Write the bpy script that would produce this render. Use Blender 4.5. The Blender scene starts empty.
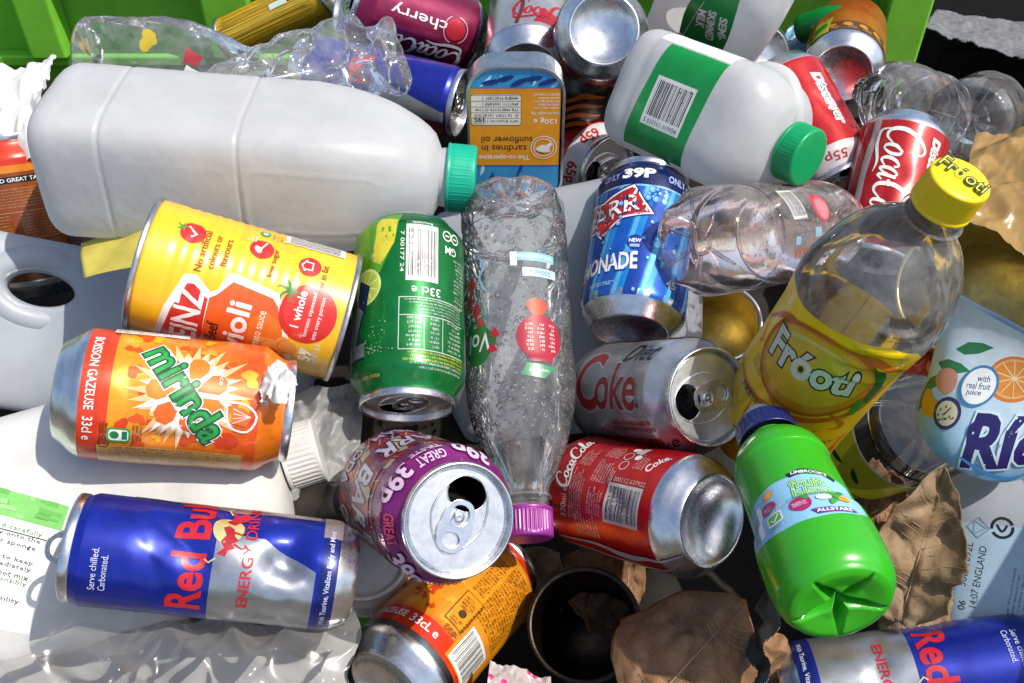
import bpy, bmesh, math, random
import numpy as np
from mathutils import Vector, Matrix, noise
from mathutils.geometry import tessellate_polygon

sc = bpy.context.scene
COL = sc.collection
R = math.radians

# ------------------------------------------------------------------ camera, sky, sun, exposure
PITCH = 44.0
FPX = 1000.0
CAM = Vector((0.0, -0.43, 0.78))
cam_data = bpy.data.cameras.new("camera")
cam_data.sensor_width = 36.0
cam_data.lens = 36.0 * FPX / 1024.0
cam_data.clip_start = 0.01
cam_data.clip_end = 100.0
cam = bpy.data.objects.new("camera", cam_data)
COL.objects.link(cam)
cam.location = CAM
cam.rotation_euler = (R(90 - PITCH), 0, 0)
sc.camera = cam

SUN_EL, SUN_AZ = 60.0, 108.0            # azimuth clockwise from +Y (away from the camera) towards +X
world = bpy.data.worlds.new("World")
sc.world = world
world.use_nodes = True
wn = world.node_tree
for n in list(wn.nodes):
    wn.nodes.remove(n)
sky = wn.nodes.new("ShaderNodeTexSky")
sky.sky_type = 'NISHITA'
sky.sun_disc = False
sky.sun_elevation = R(SUN_EL)
sky.sun_rotation = R(SUN_AZ)
sky.air_density = 1.0
sky.dust_density = 2.5
sky.ozone_density = 1.0
bg = wn.nodes.new("ShaderNodeBackground")
bg.inputs["Strength"].default_value = 0.15
wo = wn.nodes.new("ShaderNodeOutputWorld")
wn.links.new(sky.outputs[0], bg.inputs["Color"])
wn.links.new(bg.outputs[0], wo.inputs["Surface"])

sun_data = bpy.data.lights.new("sun", 'SUN')
sun_data.energy = 4.5
sun_data.angle = R(0.55)
sun_data.color = (1.0, 0.94, 0.84)
sun = bpy.data.objects.new("sun", sun_data)
COL.objects.link(sun)
sdir = Vector((math.sin(R(SUN_AZ)) * math.cos(R(SUN_EL)), math.cos(R(SUN_AZ)) * math.cos(R(SUN_EL)), math.sin(R(SUN_EL))))
sun.rotation_euler = sdir.to_track_quat('Z', 'Y').to_euler()
sun.location = sdir * 3

vs = sc.view_settings
vs.view_transform = 'Standard'
vs.look = 'None'
vs.exposure = 0.2
vs.gamma = 1.0
sc.cycles.transparent_max_bounces = 40
sc.cycles.max_bounces = 12
sc.cycles.glossy_bounces = 5
sc.cycles.transmission_bounces = 10
sc.cycles.use_denoising = True
sc.cycles.caustics_reflective = False
sc.cycles.caustics_refractive = False

# ------------------------------------------------------------------ colours and materials
def lin(c):
    return c / 12.92 if c <= 0.04045 else ((c + 0.055) / 1.055) ** 2.4

def C(h, metal=0.0):
    h = h.lstrip('#')
    return tuple(lin(int(h[i:i + 2], 16) / 255.0) for i in (0, 2, 4)) + (metal,)

class NT:
    def __init__(s, name):
        s.m = bpy.data.materials.new(name)
        s.m.use_nodes = True
        s.t = s.m.node_tree
        for n in list(s.t.nodes):
            s.t.nodes.remove(n)
        s.out = s.t.nodes.new("ShaderNodeOutputMaterial")
    def n(s, kind, **kw):
        x = s.t.nodes.new("ShaderNode" + kind)
        for k, v in kw.items():
            if k.startswith('i_'):
                key = k[2:].replace('_', ' ')
                x.inputs[key].default_value = v
            else:
                setattr(x, k, v)
        return x
    def l(s, a, b):
        s.t.links.new(a, b)
    def ramp(s, fac, stops):
        r = s.n("ValToRGB")
        e = r.color_ramp.elements
        while len(e) < len(stops):
            e.new(0.5)
        for q, (p, c) in zip(e, stops):
            q.position = p
            q.color = c if len(c) == 4 else (*c, 1)
        s.l(fac, r.inputs[0])
        return r.outputs[0]
    def noise(s, scale, detail=4, rough=0.6, dist=0.0):
        tc = s.n("TexCoord")
        nz = s.n("TexNoise", i_Scale=scale, i_Detail=detail, i_Roughness=rough, i_Distortion=dist)
        s.l(tc.outputs["Object"], nz.inputs["Vector"])
        return nz.outputs["Fac"]
    def bump(s, h, strength, dist=0.001, normal=None):
        b = s.n("Bump", i_Strength=strength, i_Distance=dist)
        s.l(h, b.inputs["Height"])
        if normal is not None:
            s.l(normal, b.inputs["Normal"])
        return b.outputs[0]
    def mixc(s, fac, a, b, mode='MIX'):
        m = s.n("Mix", data_type='RGBA', blend_type=mode)
        for v, k in ((fac, 0), (a, 6), (b, 7)):
            if hasattr(v, 'is_linked') or hasattr(v, 'links'):
                s.l(v, m.inputs[k])
            elif k == 0:
                m.inputs[0].default_value = v
            else:
                m.inputs[k].default_value = v if len(v) == 4 else (*v, 1)
        return m.outputs[2]
    def done(s, shader):
        s.l(shader, s.out.inputs["Surface"])
        return s.m

def grey(v):
    return (v, v, v, 1)

def mat_print(name, rough=0.3, coat=0.25, dirt=0.25, bump=0.0, transl=0.0):
    """ink on a surface: the ink's colour comes from the mesh's colour attribute, its alpha says how metallic the ink is"""
    t = NT(name)
    at = t.n("Attribute", attribute_name="ink")
    grime = t.ramp(t.noise(95, 6, 0.65), [(0.35, grey(1)), (0.72, grey(1.0 - dirt))])
    blot = t.ramp(t.noise(28, 3, 0.5), [(0.3, grey(1)), (0.8, grey(1.0 - dirt * 0.6))])
    fleck = t.ramp(t.noise(650, 2, 0.5), [(0.70, grey(1)), (0.76, (0.5, 0.44, 0.36, 1))])
    c = t.mixc(1.0, t.mixc(1.0, at.outputs["Color"], grime, 'MULTIPLY'), blot, 'MULTIPLY')
    c = t.mixc(0.7, c, fleck, 'MULTIPLY')
    p = t.n("BsdfPrincipled")
    t.l(c, p.inputs["Base Color"])
    t.l(at.outputs["Alpha"], p.inputs["Metallic"])
    rr = t.n("MapRange", i_To_Min=rough * 0.75, i_To_Max=rough * 1.5)
    t.l(t.noise(60, 5, 0.7), rr.inputs["Value"])
    t.l(rr.outputs[0], p.inputs["Roughness"])
    p.inputs["Coat Weight"].default_value = coat
    p.inputs["Coat Roughness"].default_value = 0.12
    if bump:
        t.l(t.bump(t.noise(35, 4, 0.6), bump, 0.002), p.inputs["Normal"])
    if transl:
        tl = t.n("BsdfTranslucent"); t.l(c, tl.inputs[0])
        mx = t.n("MixShader"); mx.inputs[0].default_value = transl
        t.l(p.outputs[0], mx.inputs[1]); t.l(tl.outputs[0], mx.inputs[2])
        return t.done(mx.outputs[0])
    return t.done(p.outputs[0])

def mat_metal(name, col=(0.8, 0.81, 0.82), rough=0.25, dirt=0.3, bump=0.12):
    t = NT(name)
    p = t.n("BsdfPrincipled", i_Metallic=1.0)
    grime = t.ramp(t.noise(120, 6, 0.7), [(0.4, (*col, 1)), (0.75, tuple(x * (1 - dirt) for x in col) + (1,))])
    t.l(grime, p.inputs["Base Color"])
    rr = t.n("MapRange", i_To_Min=rough * 0.7, i_To_Max=rough * 1.6)
    t.l(t.noise(220, 6, 0.75), rr.inputs["Value"])
    t.l(rr.outputs[0], p.inputs["Roughness"])
    t.l(t.bump(t.noise(160, 5, 0.7), bump, 0.0006), p.inputs["Normal"])
    return t.done(p.outputs[0])

def mat_plain(name, col, rough=0.45, dirt=0.2, bump=0.1, scale=90, spec=0.5, coat=0.0, bscale=None, transl=0.0):
    t = NT(name)
    p = t.n("BsdfPrincipled")
    c4 = col if len(col) == 4 else (*col, 1)
    c4 = (*c4[:3], 1)
    dk = tuple(x * (1 - dirt) for x in c4[:3]) + (1,)
    c = t.ramp(t.noise(scale, 6, 0.65), [(0.38, c4), (0.72, dk)])
    t.l(c, p.inputs["Base Color"])
    p.inputs["Roughness"].default_value = rough
    p.inputs["Specular IOR Level"].default_value = spec
    p.inputs["Coat Weight"].default_value = coat
    if bump:
        t.l(t.bump(t.noise(bscale or scale * 2, 5, 0.65), bump, 0.001), p.inputs["Normal"])
    if transl:
        tr = t.n("BsdfTranslucent")
        t.l(c, tr.inputs[0])
        mx = t.n("MixShader")
        mx.inputs[0].default_value = transl
        t.l(p.outputs[0], mx.inputs[1])
        t.l(tr.outputs[0], mx.inputs[2])
        return t.done(mx.outputs[0])
    return t.done(p.outputs[0])

def mat_clear(name, tint=(0.96, 0.97, 0.97), rough=0.06, fres=1.5, haze=0.03, bump=0.15, bscale=60, hazecol=(0.8, 0.82, 0.84)):
    """thin clear plastic: lets light straight through, mirrors by Fresnel, with a little milky haze"""
    t = NT(name)
    nb = t.bump(t.noise(bscale, 4, 0.6), bump, 0.002)
    tr = t.n("BsdfTransparent")
    tr.inputs[0].default_value = (*tint, 1)
    gl = t.n("BsdfGlossy", i_Roughness=rough)
    gl.inputs[0].default_value = (1, 1, 1, 1)
    t.l(nb, gl.inputs["Normal"])
    fr = t.n("Fresnel", i_IOR=fres)
    t.l(nb, fr.inputs["Normal"])
    hz = t.n("BsdfTranslucent")
    hz.inputs[0].default_value = (*hazecol, 1)
    hd = t.n("BsdfDiffuse")
    hd.inputs[0].default_value = (*hazecol, 1)
    hm = t.n("MixShader")
    t.l(hz.outputs[0], hm.inputs[1]); t.l(hd.outputs[0], hm.inputs[2])
    m1 = t.n("MixShader")
    hr = t.n("MapRange", i_To_Min=haze * 0.2, i_To_Max=haze * 2.0)
    hr.inputs["From Min"].default_value = 0.3
    hr.inputs["From Max"].default_value = 0.7
    t.l(t.noise(70, 5, 0.7), hr.inputs["Value"])
    t.l(hr.outputs[0], m1.inputs[0])
    t.l(tr.outputs[0], m1.inputs[1]); t.l(hm.outputs[0], m1.inputs[2])
    m2 = t.n("MixShader")
    t.l(fr.outputs[0], m2.inputs[0])
    t.l(m1.outputs[0], m2.inputs[1]); t.l(gl.outputs[0], m2.inputs[2])
    return t.done(m2.outputs[0])

def mat_milky(name, col=(0.72, 0.735, 0.75), rough=0.35, transl=0.48, through=0.06, bump=0.1, dirt=0.12):
    """frosted polyethylene"""
    t = NT(name)
    dk = tuple(x * (1 - dirt) for x in col) + (1,)
    sp = t.ramp(t.noise(420, 3, 0.6), [(0.68, grey(1)), (0.78, (0.55, 0.5, 0.45, 1))])
    c = t.mixc(0.6, t.ramp(t.noise(40, 6, 0.65), [(0.35, (*col, 1)), (0.75, dk)]), sp, 'MULTIPLY')
    p = t.n("BsdfPrincipled", i_Roughness=rough)
    t.l(c, p.inputs["Base Color"])
    t.l(t.bump(t.noise(130, 5, 0.7), bump, 0.0012), p.inputs["Normal"])
    tl = t.n("BsdfTranslucent")
    t.l(c, tl.inputs[0])
    tp = t.n("BsdfTransparent")
    m0 = t.n("MixShader"); m0.inputs[0].default_value = transl
    t.l(p.outputs[0], m0.inputs[1]); t.l(tl.outputs[0], m0.inputs[2])
    m1 = t.n("MixShader"); m1.inputs[0].default_value = through
    t.l(m0.outputs[0], m1.inputs[1]); t.l(tp.outputs[0], m1.inputs[2])
    return t.done(m1.outputs[0])

def mat_drop(name):
    t = NT(name)
    g = t.n("BsdfGlass", i_Roughness=0.0, i_IOR=1.33)
    tr = t.n("BsdfTransparent")
    m = t.n("MixShader"); m.inputs[0].default_value = 0.08
    t.l(g.outputs[0], m.inputs[1]); t.l(tr.outputs[0], m.inputs[2])
    return t.done(m.outputs[0])

M = dict(
    can=mat_print("printed_can_lacquer", 0.27, 0.3, 0.3, 0.04),
    tinprint=mat_print("printed_paper_label", 0.3, 0.35, 0.12),
    sticker=mat_print("printed_plastic_label", 0.4, 0.15, 0.15),
    film=mat_print("printed_film", 0.3, 0.2, 0.08, transl=0.25),
    alu=mat_metal("bare_aluminium", (0.80, 0.81, 0.83), 0.24),
    lid=mat_metal("can_lid_aluminium", (0.82, 0.82, 0.82), 0.32, 0.25, 0.2),
    steel=mat_metal("tin_steel", (0.62, 0.62, 0.61), 0.28, 0.4),
    gold=mat_metal("gold_lacquered_steel", (0.62, 0.52, 0.22), 0.35, 0.4),
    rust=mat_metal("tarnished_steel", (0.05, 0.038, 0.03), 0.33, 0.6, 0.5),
    clear=mat_clear("clear_pet", (0.985, 0.985, 0.985), haze=0.16, bump=0.08, bscale=40, fres=1.38),
    crush=mat_clear("crushed_pet", (0.985, 0.985, 0.985), haze=0.14, bump=0.06, bscale=45, fres=1.27),
    dewy=mat_clear("dewy_pet", (0.99, 0.99, 0.99), haze=0.10, bump=0.04, bscale=60, rough=0.04, fres=1.45, hazecol=(0.92, 0.93, 0.95)),
    pink=mat_clear("pink_tinged_pet", (0.99, 0.955, 0.955), haze=0.17, bump=0.1, bscale=120, fres=1.3, hazecol=(0.85, 0.72, 0.72)),
    jar=mat_clear("jar_glass", (0.95, 0.96, 0.95), 0.02, 1.52, 0.02, 0.05),
    milk=mat_milky("frosted_polythene"),
    milk2=mat_milky("blue_white_polythene", (0.52, 0.565, 0.62), 0.38, 0.35, 0.03),
    white=mat_plain("white_polythene", (0.66, 0.655, 0.64), 0.38, 0.16, 0.05, 60, transl=0.1),
    drop=mat_drop("water_drop"),
)
# ------------------------------------------------------------------ measuring: photo pixel + distance -> point
CR = cam.rotation_euler.to_matrix()
def ray(px, py):
    return CR @ Vector(((px - 512) / FPX, (341.5 - py) / FPX, -1.0))
def P(px, py, d):
    """the point seen at pixel (px, py) at depth d millimetres"""
    return CAM + ray(px, py) * (d * 0.001)
def pile_depth(y):
    return 1.0 / (0.00125 + (y - 100) * 1.81e-6)

def axis_frame(pb, pt, d, length, near='top', at='bottom', roll=0.0, d2=None):
    """frame of a long thing: local Z runs from its bottom (seen at pb) to its top (seen at pt), `length` mm long;
    d is the depth of the end named by `at`; `near` says which end is nearer to the camera; local X faces the camera at roll 0"""
    L = length * 0.001
    a, b = (pb, pt) if at == 'bottom' else (pt, pb)
    A = ray(*a) * (d * 0.001)
    rb = ray(*b)
    bnear = (near == 'top') == (at == 'bottom')
    k2 = rb.dot(rb); k1 = -2 * rb.dot(A); k0 = A.dot(A) - L * L
    disc = k1 * k1 - 4 * k2 * k0
    if disc <= 0:
        B = rb * (-k1 / (2 * k2))
    else:
        q = math.sqrt(disc)
        B = rb * ((-k1 + (-q if bnear else q)) / (2 * k2))
    if d2:
        B = rb * (d2 * 0.001)          # the other end's depth given outright
    B = A + (B - A).normalized() * L
    if at != 'bottom':
        A, B = B, A
    z = (B - A).normalized()
    mid = (A + B) / 2
    x = -mid
    x = (x - z * x.dot(z)).normalized()
    y = z.cross(x)
    Q = Matrix((x, y, z)).transposed() @ Matrix.Rotation(R(roll), 3, 'Z')
    return Matrix.Translation(A + CAM) @ Q.to_4x4()

# ------------------------------------------------------------------ objects
def thing(name, label, cat, mat=None, group=None):
    o = bpy.data.objects.new(name, None)
    o.empty_display_size = 0.02
    COL.objects.link(o)
    if mat is not None:
        o.matrix_world = mat
    o['label'] = label
    o['category'] = cat
    if group:
        o['group'] = group
    return o

def tag(o, label, cat, group=None):
    o['label'] = label
    o['category'] = cat
    if group:
        o['group'] = group
    return o

def link_mesh(name, me, parent=None, mat=None):
    o = bpy.data.objects.new(name, me)
    COL.objects.link(o)
    if parent is not None:
        o.parent = parent
    if mat is not None:
        me.materials.append(mat)
    return o

def mesh_of(name, V, F, smooth=True):
    me = bpy.data.meshes.new(name)
    me.from_pydata([tuple(v) for v in V], [], [tuple(f) for f in F])
    if smooth:
        me.polygons.foreach_set("use_smooth", [True] * len(me.polygons))
    me.update()
    return me

def smooth_curve(pts, n):
    """Catmull-Rom through pts, n samples per span"""
    p = np.array(pts, float)
    out = []
    for i in range(len(p) - 1):
        p0 = p[max(i - 1, 0)]; p1 = p[i]; p2 = p[i + 1]; p3 = p[min(i + 2, len(p) - 1)]
        for k in range(n):
            t = k / n
            out.append(0.5 * ((2 * p1) + (-p0 + p2) * t + (2 * p0 - 5 * p1 + 4 * p2 - p3) * t * t + (-p0 + 3 * p1 - 3 * p2 + p3) * t ** 3))
    out.append(p[-1])
    return np.array(out)

def nz(x, y, z, seed=0):
    return noise.noise(Vector((x + seed * 17.3, y - seed * 5.1, z + seed * 3.7)))

# ------------------------------------------------------------------ skins: closed grids of points (mm), with art wrapped on them
class Skin:
    def __init__(s, G, vs, W):
        s.G = np.array(G, float); s.vs = np.array(vs, float); s.W = W
        s.nr, s.nc = s.G.shape[:2]
    def normals(s):
        G = s.G
        du = np.roll(G, -1, 1) - np.roll(G, 1, 1)
        dv = np.empty_like(G)
        dv[1:-1] = G[2:] - G[:-2]; dv[0] = G[1] - G[0]; dv[-1] = G[-1] - G[-2]
        N = np.cross(du, dv)
        L = np.linalg.norm(N, axis=2, keepdims=True); L[L == 0] = 1
        return N / L
    def push(s, fn):
        """fn(u, v) -> mm along the outward normal"""
        N = s.normals()
        for i in range(s.nr):
            for j in range(s.nc):
                u = ((j + s.nc // 2) % s.nc - s.nc // 2) * s.W / s.nc
                s.G[i, j] += N[i, j] * fn(u, s.vs[i])
        return s
    def dent(s, u0, v0, ru, rv, depth, rot=0.0, sharp=1.6):
        cr, sr = math.cos(R(rot)), math.sin(R(rot))
        s.gap = 0.16
        def f(u, v):
            a = (u - u0 + s.W / 2) % s.W - s.W / 2
            b = v - v0
            x = (a * cr + b * sr) / ru; y = (-a * sr + b * cr) / rv
            q = math.hypot(x, y)
            return -depth * (1 - q) ** sharp if q < 1 else 0.0
        return s.push(f)
    def crease(s, u0, v0, length, rot, depth, width):
        """a sharp fold in the wall"""
        cr, sr = math.cos(R(rot)), math.sin(R(rot))
        def f(u, v):
            a = (u - u0 + s.W / 2) % s.W - s.W / 2; b = v - v0
            x = (a * cr + b * sr) / (length / 2); y = abs(-a * sr + b * cr) / width
            return -depth * (1 - x * x) * max(0.0, 1 - y) if abs(x) < 1 else 0.0
        s.gap = 0.22
        return s.push(f)
    def warp(s, fn):
        for i in range(s.nr):
            for j in range(s.nc):
                s.G[i, j] = fn(*s.G[i, j])
        return s

def lathe(prof, nc=96, W=None):
    prof = np.array(prof, float)
    a = np.arange(nc) * 2 * math.pi / nc
    G = np.empty((len(prof), nc, 3))
    G[:, :, 0] = prof[:, :1] * np.cos(a)
    G[:, :, 1] = prof[:, :1] * np.sin(a)
    G[:, :, 2] = prof[:, 1:2]
    vs = np.maximum.accumulate(prof[:, 1] + np.arange(len(prof)) * 1e-6)
    return Skin(G, vs, W or 2 * math.pi * prof[:, 0].max())

def loft(rows, nc=96):
    """rows: (z, a, b, n, ox, oy) superellipse sections sampled at equal arc length"""
    G = np.empty((len(rows), nc, 3))
    W = 0
    for i, (z, a, b, n, ox, oy) in enumerate(rows):
        t = np.linspace(0, 2 * math.pi, 721)
        c, s_ = np.cos(t), np.sin(t)
        x = a * np.sign(c) * np.abs(c) ** (2 / n); y = b * np.sign(s_) * np.abs(s_) ** (2 / n)
        l = np.concatenate([[0], np.cumsum(np.hypot(np.diff(x), np.diff(y)))])
        q = np.arange(nc) * l[-1] / nc
        G[i, :, 0] = np.interp(q, l, x) + ox; G[i, :, 1] = np.interp(q, l, y) + oy; G[i, :, 2] = z
        W = max(W, l[-1])
    vs = np.maximum.accumulate(np.array([r[0] for r in rows]) + np.arange(len(rows)) * 1e-6)
    return Skin(G, vs, W)

class Art:
    """flat shapes in millimetres on a surface: u round it, v up it"""
    cache = {}
    MARKS = (((0, 0, .2, .7), (.6, 0, .8, .7), (.2, .53, .6, .7)), ((0, 0, .2, .7), (.6, 0, .8, .7), (.2, .53, .6, .7), (.2, 0, .6, .17)), ((.25, 0, .45, 1),),
             ((0, 0, .2, .7), (.2, .55, .8, .7), (.2, .28, .8, .4), (.2, 0, .8, .14)), ((.2, 0, .42, .95), (0, .53, .2, .7), (.42, .53, .7, .7)), ((0, 0, .2, .7), (.2, .5, .62, .7)),
             ((.6, 0, .8, 1), (0, 0, .2, .7), (.2, .53, .6, .7), (.2, 0, .6, .17)), ((0, 0, .7, .15), (.5, .15, .7, .29), (0, .29, .7, .42), (0, .42, .2, .56), (0, .56, .7, .7)), ((.2, 0, .42, .7), (.2, .82, .42, 1)))
    def __init__(s):
        s.ops = []
    def add(s, V, F, col, lift=0.0):
        V = np.array(V, float)[:, :2]
        G = []
        for f in F:                         # every face looks outwards
            p = V[list(f)]; n = np.roll(p, -1, 0)
            G.append(f if (p[:, 0] * n[:, 1] - n[:, 0] * p[:, 1]).sum() > 0 else tuple(f)[::-1])
        s.ops.append((V, G, col, lift))
    def poly(s, pts, col):
        pts = [tuple(p) for p in pts]
        tri = tessellate_polygon([[Vector((p[0], p[1], 0)) for p in pts]])
        s.add(pts, [tuple(t) for t in tri], col)
    def rect(s, u, v, w, h, col, rot=0.0):
        c, q = math.cos(R(rot)), math.sin(R(rot))
        s.add([(u + x * c - y * q, v + x * q + y * c) for x, y in ((-w / 2, -h / 2), (w / 2, -h / 2), (w / 2, h / 2), (-w / 2, h / 2))], [(0, 1, 2, 3)], col)
    def shift(s, du, dv):
        for V, F, c, l in s.ops:
            V += (du, dv)
    def box(s, u0, v0, u1, v1, col):
        s.rect((u0 + u1) / 2, (v0 + v1) / 2, abs(u1 - u0), abs(v1 - v0), col)
    def rrect(s, u, v, w, h, r, col, rot=0.0):
        pts = []
        for cx, cy, a0 in ((w / 2 - r, h / 2 - r, 0), (-w / 2 + r, h / 2 - r, 90), (-w / 2 + r, -h / 2 + r, 180), (w / 2 - r, -h / 2 + r, 270)):
            for k in range(5):
                a = R(a0 + k * 22.5)
                pts.append((cx + r * math.cos(a), cy + r * math.sin(a)))
        c, q = math.cos(R(rot)), math.sin(R(rot))
        s.poly([(u + x * c - y * q, v + x * q + y * c) for x, y in pts], col)
    def ell(s, u, v, a, b, col, rot=0.0, n=28, a0=0, a1=360):
        c, q = math.cos(R(rot)), math.sin(R(rot))
        pts = []
        full = abs(a1 - a0) >= 360
        for k in range(n if full else n + 1):
            t = R(a0 + (a1 - a0) * k / n)
            x, y = a * math.cos(t), b * math.sin(t)
            pts.append((u + x * c - y * q, v + x * q + y * c))
        s.poly(pts, col)
    def ring(s, u, v, a, b, w, col, rot=0.0, n=36, a0=0, a1=360):
        c, q = math.cos(R(rot)), math.sin(R(rot))
        pts = []
        for k in range(n + 1):
            t = R(a0 + (a1 - a0) * k / n)
            x, y = a * math.cos(t), b * math.sin(t)
            pts.append((u + x * c - y * q, v + x * q + y * c))
        s.stroke(pts, w, col)
    def stroke(s, pts, w, col, smooth=0):
        """w: one width or one per point"""
        p = np.array(pts, float)
        ww = np.full(len(p), w, float) if np.isscalar(w) else np.array(w, float)
        if smooth:
            q = smooth_curve(np.column_stack([p, ww]), smooth)
            p, ww = q[:, :2], q[:, 2]
        d = np.gradient(p, axis=0)
        d /= np.maximum(np.linalg.norm(d, axis=1, keepdims=True), 1e-9)
        nrm = np.column_stack([-d[:, 1], d[:, 0]])
        A = p + nrm * ww[:, None] / 2; B = p - nrm * ww[:, None] / 2
        V = np.empty((2 * len(p), 2)); V[0::2] = A; V[1::2] = B
        F = [(2 * i, 2 * i + 1, 2 * i + 3, 2 * i + 2) for i in range(len(p) - 1)]
        s.add(V, F, col, lift=1.0)          # a stroke rises a hair along its length, so it may cross itself
    @classmethod
    def glyphs(cls, txt, bold, shear, res):
        key = (txt, round(bold, 4), round(shear, 3), res)
        if key not in cls.cache:
            cu = bpy.data.curves.new("lettering", 'FONT')
            cu.body = txt; cu.offset = bold; cu.shear = shear; cu.resolution_u = res
            cu.fill_mode = 'FRONT'; cu.dimensions = '2D'
            ob = bpy.data.objects.new("lettering", cu)
            COL.objects.link(ob)
            dg = bpy.context.evaluated_depsgraph_get()
            ev = ob.evaluated_get(dg)
            me = ev.to_mesh()
            V = np.array([v.co[:2] for v in me.vertices]) if len(me.vertices) else np.zeros((0, 2))
            F = [tuple(p.vertices) for p in me.polygons]
            ev.to_mesh_clear()
            bpy.data.objects.remove(ob); bpy.data.curves.remove(cu)
            cls.cache[key] = (V, F)
        return cls.cache[key]
    def text(s, txt, u, v, h, col, w=None, rot=0.0, bold=0.0, shear=0.0, arc=0.0, res=3, cap=True):
        """centred on (u, v); h = height of its box, w = width of its box"""
        V0, _ = s.glyphs(txt, 0.0, shear, res)
        V, F = s.glyphs(txt, bold, shear, res)
        if not len(V) or not len(V0):
            return
        lo, hi = V0.min(0), V0.max(0)
        sy = h / (hi[1] - lo[1]); sx = w / (hi[0] - lo[0]) if w else sy
        Q = (V - (lo + hi) / 2) * (sx, sy)
        if arc:
            Q = Q + np.column_stack([np.zeros(len(Q)), arc * (1 - (Q[:, 0] / (abs(sx) * (hi[0] - lo[0]) / 2)) ** 2)])
        c, q = math.cos(R(rot)), math.sin(R(rot))
        Q = np.column_stack([u + Q[:, 0] * c - Q[:, 1] * q, v + Q[:, 0] * q + Q[:, 1] * c])
        s.add(Q, F, col)
    def barcode(s, u, v, w, h, rot=0, seed=1, paper=None, ink=None, digits=None):
        rnd = random.Random(seed)
        s.rect(u, v, w, h, paper or C('#e8e8e4'), rot)
        c, q = math.cos(R(rot)), math.sin(R(rot))
        x = -w / 2 + w * 0.06
        dy = h * 0.06 if digits else 0
        V = []; F = []
        while x < w / 2 - w * 0.07:
            bw = rnd.choice((1, 1, 2, 3)) * w / 110
            k = len(V)
            for a, b in ((x, -h * 0.42 + 2 * dy), (x + bw, -h * 0.42 + 2 * dy), (x + bw, h * 0.42), (x, h * 0.42)):
                V.append((u + a * c - b * q, v + a * q + b * c))
            F.append((k, k + 1, k + 2, k + 3))
            x += bw + rnd.choice((1, 1, 2, 3)) * w / 110
        s.add(V, F, ink or C('#15151a'))
        if digits:
            b = -h * 0.43 + dy * 0.4
            s.text(digits, u - b * q, v + b * c, h * 0.1, ink or C('#15151a'), w * 0.86, rot, res=1)
    def small(s, u, v, w, h, lines, col, rot=0, seed=1, fill=0.6, ragged=True):
        """small print too fine to read: rows of word-length strokes"""
        rnd = random.Random(seed)
        c, q = math.cos(R(rot)), math.sin(R(rot))
        lh = h / lines
        V = []; F = []
        for i in range(lines):
            y = h / 2 - (i + 0.5) * lh
            x = -w / 2
            end = w / 2 - (rnd.random() * w * 0.25 if ragged else 0)
            H = lh * min(0.85, fill + 0.2); lw = H * 0.62
            left = rnd.randint(2, 8)
            while x < end - lw:
                g = rnd.choice(s.MARKS) if lh >= 1.5 else ((0, 0, .75, rnd.choice((.66, .66, .7, 1.0))),)
                for x0, y0, x1, y1 in g:
                    k = len(V)
                    for a, b in ((x0, y0), (x1, y0), (x1, y1), (x0, y1)):
                        a = x + a * lw; b = y + (b - 0.45) * H
                        V.append((u + a * c - b * q, v + a * q + b * c))
                    F.append((k, k + 1, k + 2, k + 3))
                x += lw * 1.05
                left -= 1
                if not left:
                    x += lw * 0.7; left = rnd.randint(2, 9)
        if V:
            s.add(V, F, col)
    def script(s, u, v, h, col, rot=0.0, hx=None, w=0.2):
        """a flowing script wordmark: big C, o, c, a, dash, big C, o, l, a"""
        hx = hx or h
        c, q = math.cos(R(rot)), math.sin(R(rot))
        def put(pts, ws):
            o = []
            for x, y in pts:
                x = (x + 0.22 * y - 4.4) * hx; y = (y - 0.9) * h
                o.append((u + x * c - y * q, v + x * q + y * c))
            s.stroke(o, [k * h * w * 5 for k in ws], col, smooth=5)
        T, B = 0.1, 0.32
        for ox in (0.0, 4.7):
            put([(ox + 1.75, 1.55), (ox + 1.7, 2.05), (ox + 1.1, 2.2), (ox + 0.45, 1.7), (ox + 0.1, 0.9), (ox + 0.35, 0.15), (ox + 0.95, -0.02), (ox + 1.5, 0.4)], [T, .16, .2, .3, .36, .3, .2, T])
            o = ox + 1.55
            put([(o + .45, .95), (o + .1, .6), (o + .15, .1), (o + .5, .0), (o + .8, .4), (o + .75, .85), (o + .4, .98), (o + .3, .8)], [.14, .28, .26, .14, .26, .26, .12, T])
        o = 2.65
        put([(o + .75, .75), (o + .55, 1.0), (o + .2, .75), (o + .08, .3), (o + .35, 0), (o + .85, .25)], [.2, .14, .26, .3, .2, T])
        for o in (3.5, 7.85):
            put([(o + .65, .85), (o + .35, 1.0), (o + .08, .55), (o + .2, .05), (o + .5, .25), (o + .72, .95)], [.14, .16, .28, .24, .14, .16])
            put([(o + .72, .98), (o + .68, .3), (o + .85, .0), (o + 1.15, .25)], [.22, .28, .2, T])
        put([(4.5, .62), (5.05, .72)], [.22, .2])
        o = 7.1
        put([(o + .1, .2), (o + .45, 1.2), (o + .55, 2.1), (o + .3, 2.15), (o + .2, 1.2), (o + .25, .25), (o + .5, .0), (o + .8, .3)], [T, .14, .18, .2, .3, .3, .18, T])
        put([(0.3, .1), (.6, -.45), (1.8, -.5), (3.2, -.25), (4.2, -.35)], [.1, .22, .26, .2, .05])
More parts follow.
